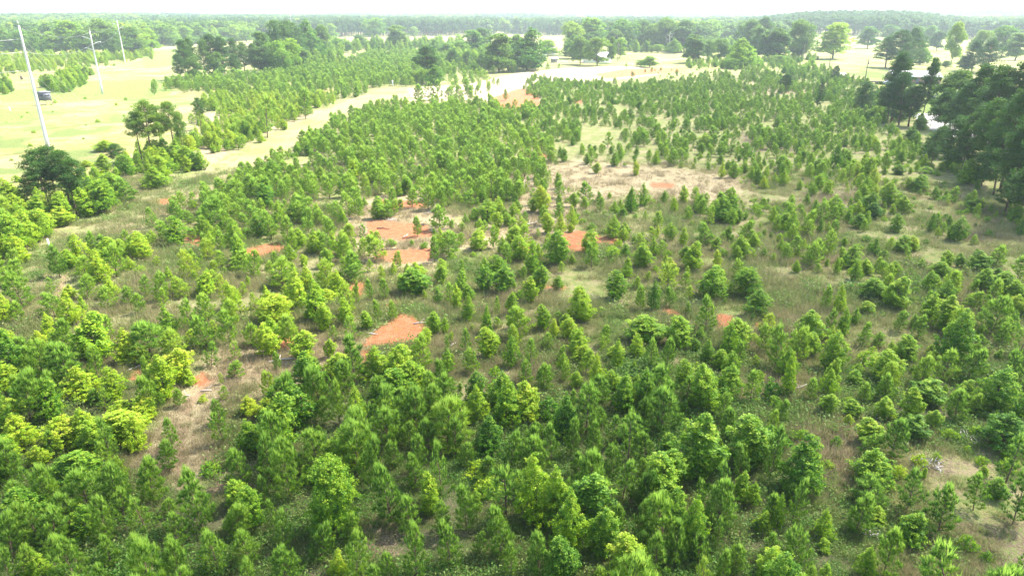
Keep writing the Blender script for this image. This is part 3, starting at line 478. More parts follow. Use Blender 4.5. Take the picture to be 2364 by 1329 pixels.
# ------------------------------------------------------------------ filling the thickets
FILL = [  # polygon, spacing m, mix (pine, gum, shrub), height range, tint (lo, hi), clumpiness
 ([(470, 440), (500, 385), (560, 385), (640, 350), (760, 275), (900, 240), (1210, 245), (1250, 270), (1280, 400), (1250, 470), (1000, 470), (850, 520), (800, 550), (430, 545), (430, 470)], 1.55, (.86, .13, .01), (2.0, 3.4), (.38, .60), .08),
 ([(1215, 188), (1300, 190), (1500, 200), (1640, 178), (1800, 195), (2000, 235), (2020, 330), (1750, 365), (1480, 350), (1240, 350), (1215, 300)], 1.85, (.85, .13, .02), (1.9, 3.1), (.26, .46), .2),
 ([(-600, 760), (0, 640), (90, 640), (200, 560), (430, 540), (760, 555), (840, 640), (790, 760), (430, 840), (0, 860), (-600, 900)], 1.75, (.6, .38, .02), (1.7, 3.5), (.46, .82), .2),
 ([(-600, 850), (300, 850), (330, 1000), (300, 1100), (480, 1100), (520, 1000), (700, 900), (900, 830), (1050, 900), (1300, 960), (1700, 900), (1870, 900), (1850, 1500), (-600, 1500)], 1.4, (.72, .23, .05), (1.8, 3.9), (.24, .5), .04),
 ([(1850, 1000), (2364, 850), (2900, 850), (2900, 1500), (1850, 1500)], 2.7, (.5, .25, .25), (1.8, 3.8), (.22, .5), .3),
 ([(800, 560), (1150, 540), (1700, 560), (1900, 640), (1950, 900), (1750, 960), (1300, 960), (1000, 880), (860, 860), (1000, 760), (800, 640)], 2.2, (.42, .53, .05), (1.0, 3.0), (.46, .8), .2),
 ([(1230, 300), (1300, 280), (1750, 330), (2050, 300), (2090, 430), (1720, 425), (1560, 385), (1290, 400)], 2.1, (.6, .36, .04), (1.6, 3.0), (.36, .58), .25),
 ([(1400, 106), (1800, 106), (1800, 119), (1500, 123), (1420, 121)], 5, (.1, .9, 0), (4, 9), (.3, .6), .0),
 ([(1590, 142), (1880, 134), (1880, 158), (1590, 162)], 3.6, (.1, .7, .2), (1.8, 4.5), (.35, .6), .1),
 ([(620, 140), (790, 118), (790, 150), (640, 175)], 4, (.2, .8, 0), (4, 8), (.35, .65), 0),
 ([(1040, 128), (1210, 120), (1235, 158), (1060, 168)], 4, (.4, .6, 0), (3.5, 8), (.32, .55), 0),
 ([(760, 112), (1060, 106), (1060, 118), (760, 126)], 6, (.2, .8, 0), (4, 10), (.35, .65), .15),
 ([(1190, 300), (1340, 320), (1420, 500), (1300, 560), (1180, 520)], 2.3, (.65, .3, .05), (1.3, 2.8), (.42, .62), .2),
 ([(1530, 480), (1700, 370), (2010, 330), (2100, 400), (2010, 470), (1900, 560), (2364, 640), (2900, 700), (2900, 900), (1750, 950), (1650, 700)], 1.8, (.45, .48, .07), (1.2, 3.1), (.38, .7), .22),
 ([(1600, 180), (1880, 160), (2130, 260), (2150, 360), (2020, 400), (1980, 300), (1800, 220)], 2.0, (.55, .35, .1), (2.2, 4.0), (.25, .48), .40),
 ([(1900, 430), (2200, 400), (2364, 480), (2700, 520), (2700, 640), (1900, 640)], 4.2, (.1, .5, .4), (.8, 2.4), (.3, .6), .3),
 ([(1180, 370), (1700, 380), (1650, 560), (1180, 560)], 3.4, (.3, .45, .25), (.7, 2.2), (.55, .9), .3),
 ([(440, 250), (560, 222), (640, 222), (680, 235), (790, 228), (740, 262), (640, 318), (540, 345), (440, 345)], 1.8, (.55, .42, .03), (2.4, 3.8), (.5, .85), .25),
 ([(-500, 560), (0, 490), (60, 500), (210, 450), (360, 360), (450, 320), (600, 300), (620, 325), (560, 352), (450, 398), (380, 425), (250, 492), (130, 555), (60, 600), (0, 625), (-500, 700)], 1.6, (.15, .75, .1), (2.4, 4.3), (.4, .82), .15),
 ([(370, 212), (400, 194), (600, 180), (700, 166), (790, 150), (850, 130), (1060, 118), (1065, 160), (1040, 180), (950, 195), (800, 228), (740, 232), (500, 222)], 2.6, (.85, .15, 0), (3.3, 4.6), (.34, .52), .05),
 ([(0, 136), (100, 134), (330, 124), (345, 132), (285, 150), (160, 160), (0, 174), (-500, 180), (-500, 145)], 3.2, (.12, .8, .08), (3, 5.6), (.5, .9), .2),
 ([(108, 214), (122, 188), (190, 172), (218, 170), (205, 188), (172, 212)], 2.6, (0, 1, 0), (4, 5.5), (.45, .65), .0),
 ([(-60, 220), (-60, 185), (15, 192), (22, 212), (10, 220)], 2.4, (0, 1, 0), (4, 5.5), (.4, .55), .0),
 ([(1470, 165), (1690, 150), (1860, 150), (1860, 170), (1700, 180), (1560, 186)], 4.0, (.3, .3, .4), (1.2, 2.6), (.3, .6), .35),
 ([(1040, 165), (1130, 155), (1150, 200), (1110, 240), (1050, 235)], 3.5, (1, 0, 0), (1.8, 3.6), (.35, .6), .3),
 ([(0, 230), (400, 225), (400, 330), (250, 430), (0, 480)], 8, (.0, .1, .9), (.5, 1.2), (.5, .8), .5),
 ([(200, 400), (420, 330), (600, 400), (400, 520), (120, 620)], 7, (.1, .1, .8), (.4, 1.0), (.4, .6), .5),
 ([(850, 560), (1200, 480), (1500, 390), (2100, 330), (2500, 520), (2700, 1000), (1900, 1150), (1300, 960), (850, 860)], 1.45, (.25, .5, .25), (.9, 2.1), (.38, .76), .12)]
AVOID = [([(1290, 395), (1500, 380), (1700, 405), (1690, 455), (1480, 452), (1320, 440)], 0)]+[(P, 4) for P in (CLAY[:12]+[[(820, 800), (940, 715), (1000, 750), (960, 800), (860, 850)]])]+[([(40, 640), (70, 598), (130, 556), (250, 498), (380, 432), (460, 402), (500, 400), (470, 440), (400, 470), (350, 500), (330, 545), (190, 560), (130, 600), (110, 650), (60, 760), (30, 760)], 0), (ROAD[0], 0), (TRACK, 0),
         ([(300, 1090), (370, 960), (430, 900), (520, 830), (560, 830), (480, 930), (490, 1040), (450, 1110)], 0), ([(40, 740), (90, 640), (110, 600), (60, 600), (30, 650)], 0)]
rng = np.random.RandomState(11)
cell = {}
def near(x, y, r):
    a, b = int(x//4), int(y//4)
    for i in range(a-1, a+2):
        for j in range(b-1, b+2):
            for q in cell.get((i, j), ()):
                if (q[0]-x)**2+(q[1]-y)**2 < max(r, q[2])**2: return True
    return False
def put(x, y, r): cell.setdefault((int(x//4), int(y//4)), []).append((x, y, r))
for p in plants: put(p[1], p[2], max(.8, p[5]*.42))
for P, sp, mixw, hr, tr, clump in FILL:
    pts = [gp(a, min(b, 1500))[:2] for a, b in P]; xs = [q[0] for q in pts]; ys = [q[1] for q in pts]
    A = (max(xs)-min(xs))*(max(ys)-min(ys)); n = int(A/(sp*sp)*2.2)
    X = rng.uniform(min(xs), max(xs), n); Y = rng.uniform(min(ys), max(ys), n); Z = terr(X, Y); px, py = proj(X, Y, Z)
    jx = (fbm(X/9, Y/9, 3)-.5)*.35*(py-20); jy = (fbm(X/9+50, Y/9, 3)-.5)*.14*(py-20)
    ok = inpoly(px+jx, py+jy, P)&(Y > 8)&(fbm(X/9+30, Y/9+12, 3) > .30+clump*.45)&(fbm(X/2.6+3, Y/2.6+71, 2) > .30+.18*clump)
    for Q, f in AVOID:
        for sh in (0, .4): ok &= ~inpoly(px, py-sh*hr[1]*.8*FPX/(np.maximum(Y, 8)*CP+CH*SP), Q)
    X, Y, Z, px, py = X[ok], Y[ok], Z[ok], px[ok], py[ok]; species = fbm(X/7+80, Y/7+2, 2)-.5; tn = fbm(X/12+8, Y/12+92, 2)
    for i in range(len(X)):
        if near(X[i], Y[i], sp*.82): continue
        put(X[i], Y[i], sp*.78); u = np.clip(rng.rand()+species[i]*.9, 0, .999); k = 'pine' if u < mixw[0] else 'gum' if u < mixw[0]+mixw[1] else 'shrub'
        q_ = rng.rand(); H = (hr[0]*.6+(hr[1]-hr[0]*.6)*q_**1.15)*(1.12 if rng.rand() < .08 else 1); H = H*.42 if k == 'shrub' and H > 1.0 else H
        W = H*(1.3 if k == 'shrub' else .50+.24*rng.rand()); ti = tr[0]+(tr[1]-tr[0])*np.clip(rng.rand()*.6+(tn[i]-.2)*.7, 0, 1)
        if k == 'gum': ti = min(.84, ti+.02+(.2 if rng.rand() < .16 else 0))
        if k == 'pine': ti += (rng.rand()-.5)*.12+(.2 if rng.rand() < .05 else 0)
        sc = FPX/(Y[i]*CP+CH*SP); plants.append([k, X[i], Y[i], Z[i], H, W, float(ti), px[i], py[i], H*W*sc*sc])
# ------------------------------------------------------------------ scatter tool for the uncountable rest
def scatter(name, pts, rot, scl, idx, tint, meshes, label, cat):
    tc = bpy.data.collections.new(name+' models')
    for k, m in enumerate(meshes): o = bpy.data.objects.new('%s_model_%02d' % (name, k), m); tc.objects.link(o)
    me = bpy.data.meshes.new(name); me.vertices.add(len(pts)); me.vertices.foreach_set('co', np.asarray(pts, np.float32).ravel())
    a = me.attributes.new('rot', 'FLOAT_VECTOR', 'POINT'); a.data.foreach_set('vector', np.asarray(rot, np.float32).ravel())
    a = me.attributes.new('scl', 'FLOAT_VECTOR', 'POINT'); a.data.foreach_set('vector', np.asarray(scl, np.float32).ravel())
    a = me.attributes.new('idx', 'INT', 'POINT'); a.data.foreach_set('value', np.asarray(idx, np.int32))
    a = me.attributes.new('tint', 'FLOAT', 'POINT'); a.data.foreach_set('value', np.asarray(tint, np.float32))
    o = link(name, me); tag(o, label, cat, kind='stuff')
    g = bpy.data.node_groups.new(name, 'GeometryNodeTree'); g.interface.new_socket('Geometry', in_out='INPUT', socket_type='NodeSocketGeometry'); g.interface.new_socket('Geometry', in_out='OUTPUT', socket_type='NodeSocketGeometry')
    gi = g.nodes.new('NodeGroupInput'); go = g.nodes.new('NodeGroupOutput'); ip = g.nodes.new('GeometryNodeInstanceOnPoints'); ci = g.nodes.new('GeometryNodeCollectionInfo')
    ci.inputs['Collection'].default_value = tc; ci.inputs['Separate Children'].default_value = True; ci.inputs['Reset Children'].default_value = True
    def na(nm, ty): x = g.nodes.new('GeometryNodeInputNamedAttribute'); x.data_type = ty; x.inputs['Name'].default_value = nm; return x.outputs[0]
    er = g.nodes.new('FunctionNodeEulerToRotation'); l = g.links.new
    l(gi.outputs[0], ip.inputs['Points']); l(ci.outputs[0], ip.inputs['Instance']); ip.inputs['Pick Instance'].default_value = True
    l(na('idx', 'INT'), ip.inputs['Instance Index']); l(na('rot', 'FLOAT_VECTOR'), er.inputs[0]); l(er.outputs[0], ip.inputs['Rotation']); l(na('scl', 'FLOAT_VECTOR'), ip.inputs['Scale'])
    l(ip.outputs[0], go.inputs[0]); md = o.modifiers.new('scatter', 'NODES'); md.node_group = g
    return o
ORD = 'first second third fourth fifth sixth seventh eighth ninth tenth eleventh twelfth thirteenth fourteenth fifteenth sixteenth seventeenth eighteenth nineteenth twentieth'.split()
ORD += ['twenty-'+q for q in ORD[:9]]+['thirtieth']+['thirty-'+q for q in ORD[:9]]+['fortieth']+['forty-'+q for q in ORD[:9]]
def oword(i): return ORD[i] if i < len(ORD) else 'number %d' % (i+1)
def colour(k, t):
    return ('dark green' if t < .34 else 'mid green' if t < .5 else 'fresh green' if t < .66 else 'lime green' if t < .86 else 'yellow')
BAND = [(0, 200, 'past the pale clearing'), (200, 330, 'before the pale clearing'), (330, 470, 'abreast the straw patch'), (470, 560, 'abreast upper clay patches'), (560, 650, 'below upper clay patches'), (650, 740, 'abreast diagonal clay patch'),
        (740, 830, 'below diagonal clay patch'), (830, 930, 'well below the clay'), (930, 1040, 'in the fourth row'), (1040, 1150, 'in the third row'), (1150, 1260, 'in the second row'), (1260, 1900, 'along the bottom edge')]
SIDE = [(-3000, 400, 'far left'), (400, 800, 'left of centre'), (800, 1200, 'middle left'), (1200, 1600, 'middle right'), (1600, 2000, 'right of centre'), (2000, 5000, 'far right')]
WORD = {'pine': ('young_pine', 'young pine', 'pine tree', 'young pines of the plantation'), 'gum': ('sweetgum_sapling', 'broadleaf sapling', 'sapling', 'broadleaf saplings among the pines'), 'shrub': ('shrub', 'low shrub', 'shrub', 'low shrubs among the young trees')}
def instance(kind, name, x, y, z, H, W, tint, rz, rg):
    T = TPL['gumL' if kind == 'gum' and W > 3 else kind]; c, t, j, h, w = T[rg.randint(len(T))]
    e = bpy.data.objects.new(name, None); COL.objects.link(e); e.location = (x, y, z-.03); e.empty_display_size = .2
    e.rotation_euler = (rg.normal()*(.06 if kind == 'pine' else .03), rg.normal()*(.06 if kind == 'pine' else .03), rz); sx = W/w; e.scale = (sx, sx, H/h)
    a = link('crown', c, e); a['tint'] = float(tint); b = link('trunk' if kind != 'shrub' else 'stem', t, e); b['tint'] = 0.5
    return e
rg = np.random.RandomState(5)
for kind in ('pine', 'gum', 'shrub'):
    L = [p for p in plants if p[0] == kind]
    infr = lambda p: 0 < p[7] < PW and p[8] > 0 and p[8]-p[4]*FPX/(p[2]*CP+CH*SP)*.8 < PH
    L.sort(key=lambda p: -p[9] if infr(p) else 1e6-p[9]); ind = [p for p in L[:298] if infr(p)]; rest = L[len(ind):]
    nm, lab, cat, grp = WORD[kind]; cells = {}
    for p in ind:
        b = next(q[2] for q in BAND if q[0] <= p[8] < q[1]); s = next(q[2] for q in SIDE if q[0] <= p[7] < q[1]); cells.setdefault((b, s), []).append(p)
    for (b, s), ps in cells.items():
        ps.sort(key=lambda p: p[7]); med = np.median([p[4] for p in ps])
        for i, p in enumerate(ps):
            size = 'tall' if p[4] > med*1.12 else 'small' if p[4] < med*.85 else 'medium'
            e = instance(kind, nm, p[1], p[2], p[3], p[4], p[5], np.clip(p[6]+rg.normal()*.03, 0, 1), rg.rand()*6.28, rg)
            tag(e, '%s %s %s, %s from left %s, %s' % (size, colour(kind, p[6]), lab, oword(i), s, b) if len(ps) > 1 else '%s %s %s, the only one %s, %s' % (size, colour(kind, p[6]), lab, s, b), cat, grp)
    if rest:
        T = TPL[kind]; n = len(rest); idx = rg.randint(len(T), size=n); A = np.array([p[1:7] for p in rest], float)
        hw = np.array([[T[i][3], T[i][4]] for i in idx]); sc = np.stack([A[:, 4]/hw[:, 1], A[:, 4]/hw[:, 1], A[:, 3]/hw[:, 0]], 1)
        rot = np.stack([rg.normal(size=n)*.04, rg.normal(size=n)*.04, rg.rand(n)*6.28], 1)
        scatter({'pine': 'pine_thicket', 'gum': 'sapling_thicket', 'shrub': 'undergrowth'}[kind], A[:, :3]-[0, 0, .03], rot, sc, idx, np.clip(A[:, 5]+rg.normal(size=n)*.05, 0, 1), [t[2] for t in T],
                {'pine': 'mass of smaller young pines spread over the plantation', 'gum': 'mass of smaller broadleaf saplings mixed into the plantation', 'shrub': 'scattered small low shrubs in the grass'}[kind], 'vegetation')
# ------------------------------------------------------------------ grown trees, each one its own thing
# (x, top, base, width, kind, tint) in photo pixels
BIG = {
 'edge of the far left wood': [(-25, 62, 124, 60, 'o', .35), (12, 66, 124, 55, 'o', .4), (48, 70, 124, 55, 'o', .3), (88, 66, 126, 55, 'o', .35), (120, 74, 128, 50, 'o', .55), (160, 48, 126, 75, 'o', .5), (195, 72, 130, 45, 'o', .55), (235, 44, 128, 60, 'o', .55), (262, 66, 130, 50, 'o', .45),
      (300, 60, 128, 50, 'o', .5), (325, 75, 126, 50, 'o', .6), (345, 66, 122, 45, 'o', .6), (372, 56, 106, 50, 'o', .35), (398, 58, 106, 42, 'o', .5), (428, 60, 104, 46, 'o', .45), (462, 55, 102, 50, 'o', .4), (490, 60, 102, 42, 'o', .55), (515, 64, 100, 40, 'o', .4), (540, 58, 99, 40, 'o', .6), (567, 62, 98, 42, 'o', .5)],
 'dark wood left of centre': [(425, 100, 185, 42, 'm', .35), (415, 130, 190, 34, 'm', .2), (445, 95, 175, 40, 'm', .5), (468, 100, 178, 40, 'm', .55), (490, 88, 176, 50, 'm', .3), (515, 92, 176, 46, 'm', .3), (540, 96, 172, 40, 'm', .45), (562, 104, 170, 40, 'm', .6), (585, 105, 172, 40, 'm', .6), (608, 80, 168, 60, 'o', .35), (600, 112, 172, 44, 'o', .4),
      (640, 58, 160, 75, 'o', .3), (635, 100, 172, 60, 'o', .35), (675, 55, 150, 70, 'o', .3), (670, 95, 168, 60, 'o', .55), (712, 52, 142, 78, 'o', .3), (745, 62, 135, 46, 'o', .5), (655, 118, 175, 50, 'o', .45), (690, 110, 160, 40, 'o', .35), (500, 125, 182, 44, 'o', .4), (540, 130, 180, 44, 'm', .35), (450, 135, 190, 40, 'o', .45)],
 'trees along the middle field': [(782, 88, 120, 34, 'o', .35), (803, 95, 122, 22, 'o', .35), (830, 80, 116, 28, 'o', .4), (862, 42, 92, 55, 'o', .35), (868, 86, 118, 24, 'o', .3), (852, 95, 118, 22, 'o', .35), (917, 57, 116, 40, 'o', .6), (955, 62, 86, 26, 'o', .55), (765, 55, 92, 34, 'o', .5), (680, 90, 118, 20, 'm', .3),
      (988, 106, 192, 62, 'm', .3), (1002, 150, 196, 44, 'o', .3), (1005, 92, 125, 46, 'o', .35), (1030, 98, 130, 40, 'o', .4), (1060, 95, 135, 46, 'o', .35), (1092, 70, 130, 62, 'o', .32), (1115, 66, 126, 48, 'o', .35), (1152, 75, 168, 58, 'o', .55), (1080, 120, 160, 40, 'm', .35), (1110, 125, 162, 36, 'm', .35), (1190, 80, 150, 40, 'o', .65), (1045, 115, 160, 36, 'm', .3)],
 'trees around the white house': [(1218, 64, 163, 88, 'o', .25), (1265, 92, 130, 50, 'o', .6), (1318, 50, 128, 48, 'o', .75), (1322, 80, 135, 50, 'o', .35), (1365, 42, 120, 78, 'o', .3), (1340, 83, 150, 42, 'o', .6), (1380, 87, 152, 52, 'o', .7), (1413, 85, 146, 20, 'o', .5), (1432, 88, 135, 38, 'o', .5), (1440, 45, 118, 66, 'o', .3), (1420, 68, 120, 36, 'o', .5),
      (1484, 47, 116, 44, 'o', .32), (1512, 55, 118, 40, 'o', .6), (1498, 75, 118, 30, 'o', .5), (1540, 42, 118, 48, 'o', .55), (1555, 90, 124, 34, 'o', .5), (1582, 46, 120, 50, 'o', .32), (1575, 60, 122, 40, 'o', .3), (1520, 103, 122, 28, 'o', .55)],
 'trees right of the white house': [(1602, 78, 146, 42, 'o', .38), (1634, 92, 138, 28, 'o', .5), (1663, 90, 144, 40, 'o', .45), (1640, 46, 100, 56, 'o', .5), (1716, 88, 158, 74, 'o', .5), (1700, 100, 152, 46, 'o', .45), (1660, 68, 96, 40, 'o', .5), (1715, 56, 110, 36, 'o', .35), (1735, 44, 120, 44, 'o', .5), (1752, 60, 135, 40, 'o', .4), (1762, 40, 120, 36, 'm', .4),
      (1775, 70, 140, 46, 'o', .35), (1795, 62, 142, 44, 'o', .32), (1850, 45, 136, 62, 'o', .55), (1845, 90, 136, 30, 'o', .35), (1928, 53, 136, 76, 'o', .66), (1690, 135, 160, 34, 'o', .4), (1500, 130, 156, 40, 'o', .4), (1480, 138, 154, 30, 'o', .35), (1800, 128, 150, 46, 'o', .5)],
 'trees in the yellow fields': [(2006, 62, 113, 52, 'o', .2), (2055, 58, 98, 40, 'o', .2), (2075, 68, 158, 66, 'm', .35), (2050, 85, 156, 48, 'm', .35), (2105, 65, 156, 48, 'm', .35), (2090, 100, 162, 44, 'm', .3), (2128, 98, 150, 42, 'o', .35), (2150, 60, 106, 40, 'o', .2), (2166, 72, 118, 32, 'o', .2), (2205, 50, 146, 34, 'o', .75), (2268, 70, 130, 40, 'o', .72), (2250, 95, 165, 60, 'm', .15), (2285, 92, 170, 60, 'm', .15), (2320, 60, 130, 60, 'o', .22), (2350, 75, 140, 50, 'o', .6), (2230, 130, 165, 40, 'o', .3), (2120, 62, 102, 36, 'o', .2), (2185, 140, 158, 24, 'o', .3)],
 'dark pines by the driveway': [(2139, 136, 290, 34, 'm', .35), (2070, 125, 285, 60, 'm', .2), (2085, 170, 290, 60, 'm', .2), (2055, 195, 280, 54, 'm', .22), (2000, 190, 262, 50, 'm', .25), (2105, 200, 292, 50, 'm', .25), (1990, 215, 258, 40, 'm', .25), (1930, 152, 190, 20, 'm', .25), (1890, 190, 250, 18, 'm', .2), (1815, 172, 215, 40, 'm', .2), (2125, 270, 318, 34, 'm', .55)],
 'dark wood on the right': [(2205, 162, 300, 80, 'o', .42), (2185, 205, 330, 60, 'm', .40), (2230, 190, 345, 70, 'm', .40), (2265, 150, 340, 75, 'm', .42), (2300, 155, 360, 80, 'm', .36), (2345, 135, 360, 80, 'm', .32), (2390, 150, 380, 90, 'm', .34), (2170, 290, 365, 60, 'm', .40), (2210, 270, 390, 66, 'm', .36), (2250, 240, 400, 70, 'm', .36), (2290, 230, 420, 70, 'm', .40), (2335, 210, 440, 80, 'm', .34), (2380, 230, 480, 90, 'm', .34), (2350, 290, 480, 80, 'm', .36), (2310, 300, 450, 60, 'm', .40),
      (2430, 200, 520, 110, 'm', .34), (2155, 330, 380, 46, 'm', .3), (2240, 365, 425, 50, 'o', .5), (2275, 340, 430, 56, 'o', .45), (2330, 400, 490, 60, 'm', .40), (2225, 320, 405, 50, 'm', .40), (2195, 340, 392, 44, 'o', .4), (2364, 380, 510, 70, 'm', .36)],
 'pine clump on the left': [(92, 345, 470, 66, 'm', .42), (122, 336, 482, 62, 'm', .42), (150, 345, 486, 62, 'm', .4), (178, 365, 492, 56, 'm', .4), (72, 400, 488, 44, 'm', .35), (105, 372, 490, 54, 'm', .4), (168, 395, 495, 44, 'm', .38)],
 'thin trees beside the hedge': [(340, 230, 372, 60, 'm', .85), (368, 240, 368, 42, 'm', .85), (396, 234, 365, 50, 'm', .85), (418, 262, 368, 28, 'm', .8), (318, 258, 372, 44, 'm', .85), (460, 225, 300, 26, 'm', .4), (270, 330, 400, 36, 'm', .4)]}
KN = {'o': ('oak', 'broadleaf_tree', 'broadleaf tree'), 'm': ('mpine', 'mature_pine', 'tall pine')}
for grp, L in BIG.items():
    cnt = {}
    L = sorted(L, key=lambda q: q[0])
    for q in L:
        k = KN[q[4]]; x, y, h, H = place(q[0], q[2], q[1]); W = q[3]/FPX*(y*CP+(CH-h)*SP)
        if q[4] == 'm': W *= 1.2
        else: W *= 1.3
        if q[4] == 'o' and (q[2]-q[1]) < 1.25*q[3]: k = ('gumL',)+k[1:]; W /= 1.15
        if q[4] == 'm': W = min(W, .8*H)
        if grp == 'dark wood left of centre': H *= 1.08; W *= .85
        if grp in ('pine clump on the left', 'thin trees beside the hedge'): k = ('tpine',)+k[1:]
        e = instance(k[0], k[1], x, y, h, H, W, q[5]+rg.normal()*.03, rg.rand()*6.28, rg); c = cnt.get(q[4], 0); cnt[q[4]] = c+1
        same = [z for z in L if z[4] == q[4]]; med = np.median([z[3] for z in same])
        sz = 'wide' if q[3] > med*1.15 else 'slim' if q[3] < med*.85 else 'rounded'
        tag(e, '%s %s %s, %s from left among the %s' % (sz, colour('', q[5]+.08), k[2], oword(c), grp), 'tree', grp)
# ------------------------------------------------------------------ far woods
ED = np.array([(-900, 116), (0, 120), (330, 116), (350, 104), (430, 103), (640, 93), (770, 87), (1060, 83), (1200, 80), (1300, 84), (1340, 98), (1400, 112), (1580, 112), (1690, 98), (1800, 104), (1840, 86), (1900, 82), (2000, 84), (2100, 90), (2250, 92), (2364, 95), (3300, 100)], float)
edge_d = np.array([math.hypot(*gp(a, b)[:2]) for a, b in ED]); edge_a = np.array([math.degrees(math.atan2(*gp(a, b)[:2])) for a, b in ED])
o_ = np.argsort(edge_a); edge_a = edge_a[o_]; edge_d = edge_d[o_]
pts = []
for r0, r1, sp in ((480, 1300, 9.5), (1300, 2000, 13), (2000, 3650, 20)):
    n = int(math.radians(104)*(r1*r1-r0*r0)/2/(sp*sp)); az = rng.uniform(-52, 52, n); d = np.sqrt(rng.uniform(r0*r0, r1*r1, n)); ed = np.interp(az, edge_a, edge_d)
    ok = (d > ed)
    # far fields leave gaps of pale ground between the woods
    x = d*np.sin(np.radians(az)); y = d*np.cos(np.radians(az)); ok &= ~((fbm(x/330+7, y/330+40, 3) > .66) & (d > ed+120))
    pts.append(np.stack([x, y, np.full(n, sp/8.5)], 1)[ok])
pts = np.concatenate(pts); X, Y = pts[:, 0], pts[:, 1]; Z = terr(X, Y); az = np.degrees(np.arctan2(X, Y)); d = np.hypot(X, Y)
pn = fbm(X/160+60, Y/160+33, 3); pine = (rng.rand(len(X)) < sm(.45, .6, pn)*.9) | ((az > 17) & (az < 31) & (np.abs(d-1100) < 220)) | ((az > -14) & (az < 12) & (d < 1500) & (rng.rand(len(X)) < .7))
idx = np.where(pine, 4+rng.randint(3, size=len(X)), rng.randint(4, size=len(X))); Hh = np.where(pine, rng.uniform(14, 21, len(X)), rng.uniform(8, 20, len(X)))
base = np.where(pine, 17., 16.); s = Hh/base; ws = s*(.85+.3*rng.rand(len(X)))*np.clip(pts[:, 2], 1, 1.7)
tint = np.where(pine, .35, .35+.55*rng.rand(len(X))**1.5+(fbm(X/60, Y/60, 2)-.5)*.3)
FT = [t[2] for t in TPL['faroak']]+[t[2] for t in TPL['farpine']]
scatter('far_forest', np.stack([X, Y, Z-.5], 1), np.stack([0*X, 0*X, rng.rand(len(X))*6.28], 1), np.stack([ws, ws, s], 1), idx, np.clip(tint, 0, 1), FT, 'unbroken woods rolling away to the hazy horizon', 'forest')
print('far trees', len(X), 'plants', len(plants))
# ------------------------------------------------------------------ grass and weeds
def tuft(seed, n, h, spread, w, up):
    r = np.random.RandomState(seed); C = np.stack([r.normal(size=n)*spread, r.normal(size=n)*spread, np.zeros(n)], 1); D = unit(n, r)*up+np.array([0, 0, 1.])
    V, F = needles(C, D, h*(.5+.7*r.rand(n)), np.full(n, w), r); tip = np.zeros(len(V)); tip[2::3] = .8
    return mk('grass tuft', V, F, [M_GRASS], attrs={'lv': np.repeat(r.rand(n), 3), 'tip': tip})
def weed(seed):
    r = np.random.RandomState(seed); n = 60; C = np.stack([r.normal(size=n)*.28, r.normal(size=n)*.28, r.rand(n)*.35+.05], 1)
    V, F = cards(C, unit(n, r), unit(n, r)+[0, 0, 1], .09+.06*r.rand(n), .06+.04*r.rand(n), .1)
    return mk('weed clump', V, F, [M_GRASS], attrs={'lv': np.repeat(r.rand(n), 4), 'tip': np.zeros(n*4)})
TF = [tuft(1, 60, .38, .20, .02, .55), tuft(2, 80, .30, .30, .02, .8), tuft(3, 46, .55, .16, .022, .5), tuft(4, 90, .22, .4, .018, .9), weed(5), weed(6), weed(7)]
n = 130000; az = rng.uniform(-42, 42, n); d = np.exp(rng.uniform(math.log(20), math.log(125), n)); X = d*np.sin(np.radians(az)); Y = d*np.cos(np.radians(az)); Z = terr(X, Y)
zz = zones(X, Y, Z); cn = fbm(X/3+9, Y/3, 3); ok = (zz['clay'] < .35+.4*cn*(rng.rand(n) < .3)) & (zz['road'] < .1) & (zz['sand'] < .4) & (cn+rng.rand(n)*.35-.45*zz['straw']*(rng.rand(n) < .75) > .58)
X, Y, Z = X[ok], Y[ok], Z[ok]; zz = {k: v[ok] for k, v in zz.items()}; n = len(X)
ti = np.clip(.30+.6*fbm(X/5+3, Y/5+60, 3)-.25*zz['green']+.45*zz['straw']+.35*zz['brush']-.22*zz['under']-.1*zz['lawn']+rng.normal(size=n)*(.12+.2*zz['brush']+.06*zz['under']), 0, 1); dd = np.hypot(X, Y)
s = (.35+1.1*rng.rand(n)**1.6)*np.clip(dd/45, .75, 1.4)*(.6+.9*fbm(X/4+7, Y/4+5, 2)); idx = np.where((ti < .5) & (rng.rand(n) < np.where(dd < 50, .5, .12)), 4+rng.randint(3, size=n), rng.randint(4, size=n))
scatter('grass', np.stack([X, Y, Z-.02], 1), np.stack([0*X, 0*X, rng.rand(n)*6.28], 1), np.stack([s, s, s*(.7+.5*rng.rand(n))], 1), idx, ti, TF, 'rough grass and weeds growing between the young trees', 'grass')
print('tufts', n)
# ------------------------------------------------------------------ power poles and wires
def steel_pole(px, tp, bs, arms, label):
    x, y, h = gp(px[1], bs); k = (PH/2-tp)/FPX; H = y*(k*CP-SP)/(CP+k*SP)+CH-h
    e = bpy.data.objects.new('power_pole', None); COL.objects.link(e); e.location = (x, y, h)
    zs = np.linspace(-.2, H, 9); link('pole_shaft', MB().tube([(0, 0, z) for z in zs], list(np.linspace(.36, .16, 9)), 12).mesh('pole_shaft', [M_STEEL]), e)
    link('top_cap', MB().tube([(0, 0, H+.001), (0, 0, H+.9)], [.06, .03], 6).mesh('top_cap', [M_STEEL]), e)
    for (zr, sd_, L) in arms:
        pts = [(0, 0, H*zr), (sd_*L*.45, 0, H*zr+.55), (sd_*L*.8, 0, H*zr+.8), (sd_*L, 0, H*zr+.8)]
        a = link('crossarm', MB().tube(pts, [.13, .11, .09, .07], 8).mesh('crossarm', [M_STEEL]), e)
        link('insulator', MB().tube([(sd_*L*.97, 0, H*zr+.72-k*.18) for k in range(8)], [.07, .13]*4, 8).mesh('insulator', [M_GREYP]), a)
    e.rotation_euler = (0, 0, R(24)); tag(e, label, 'power pole', 'tall white transmission poles'); return e, x, y, h, H
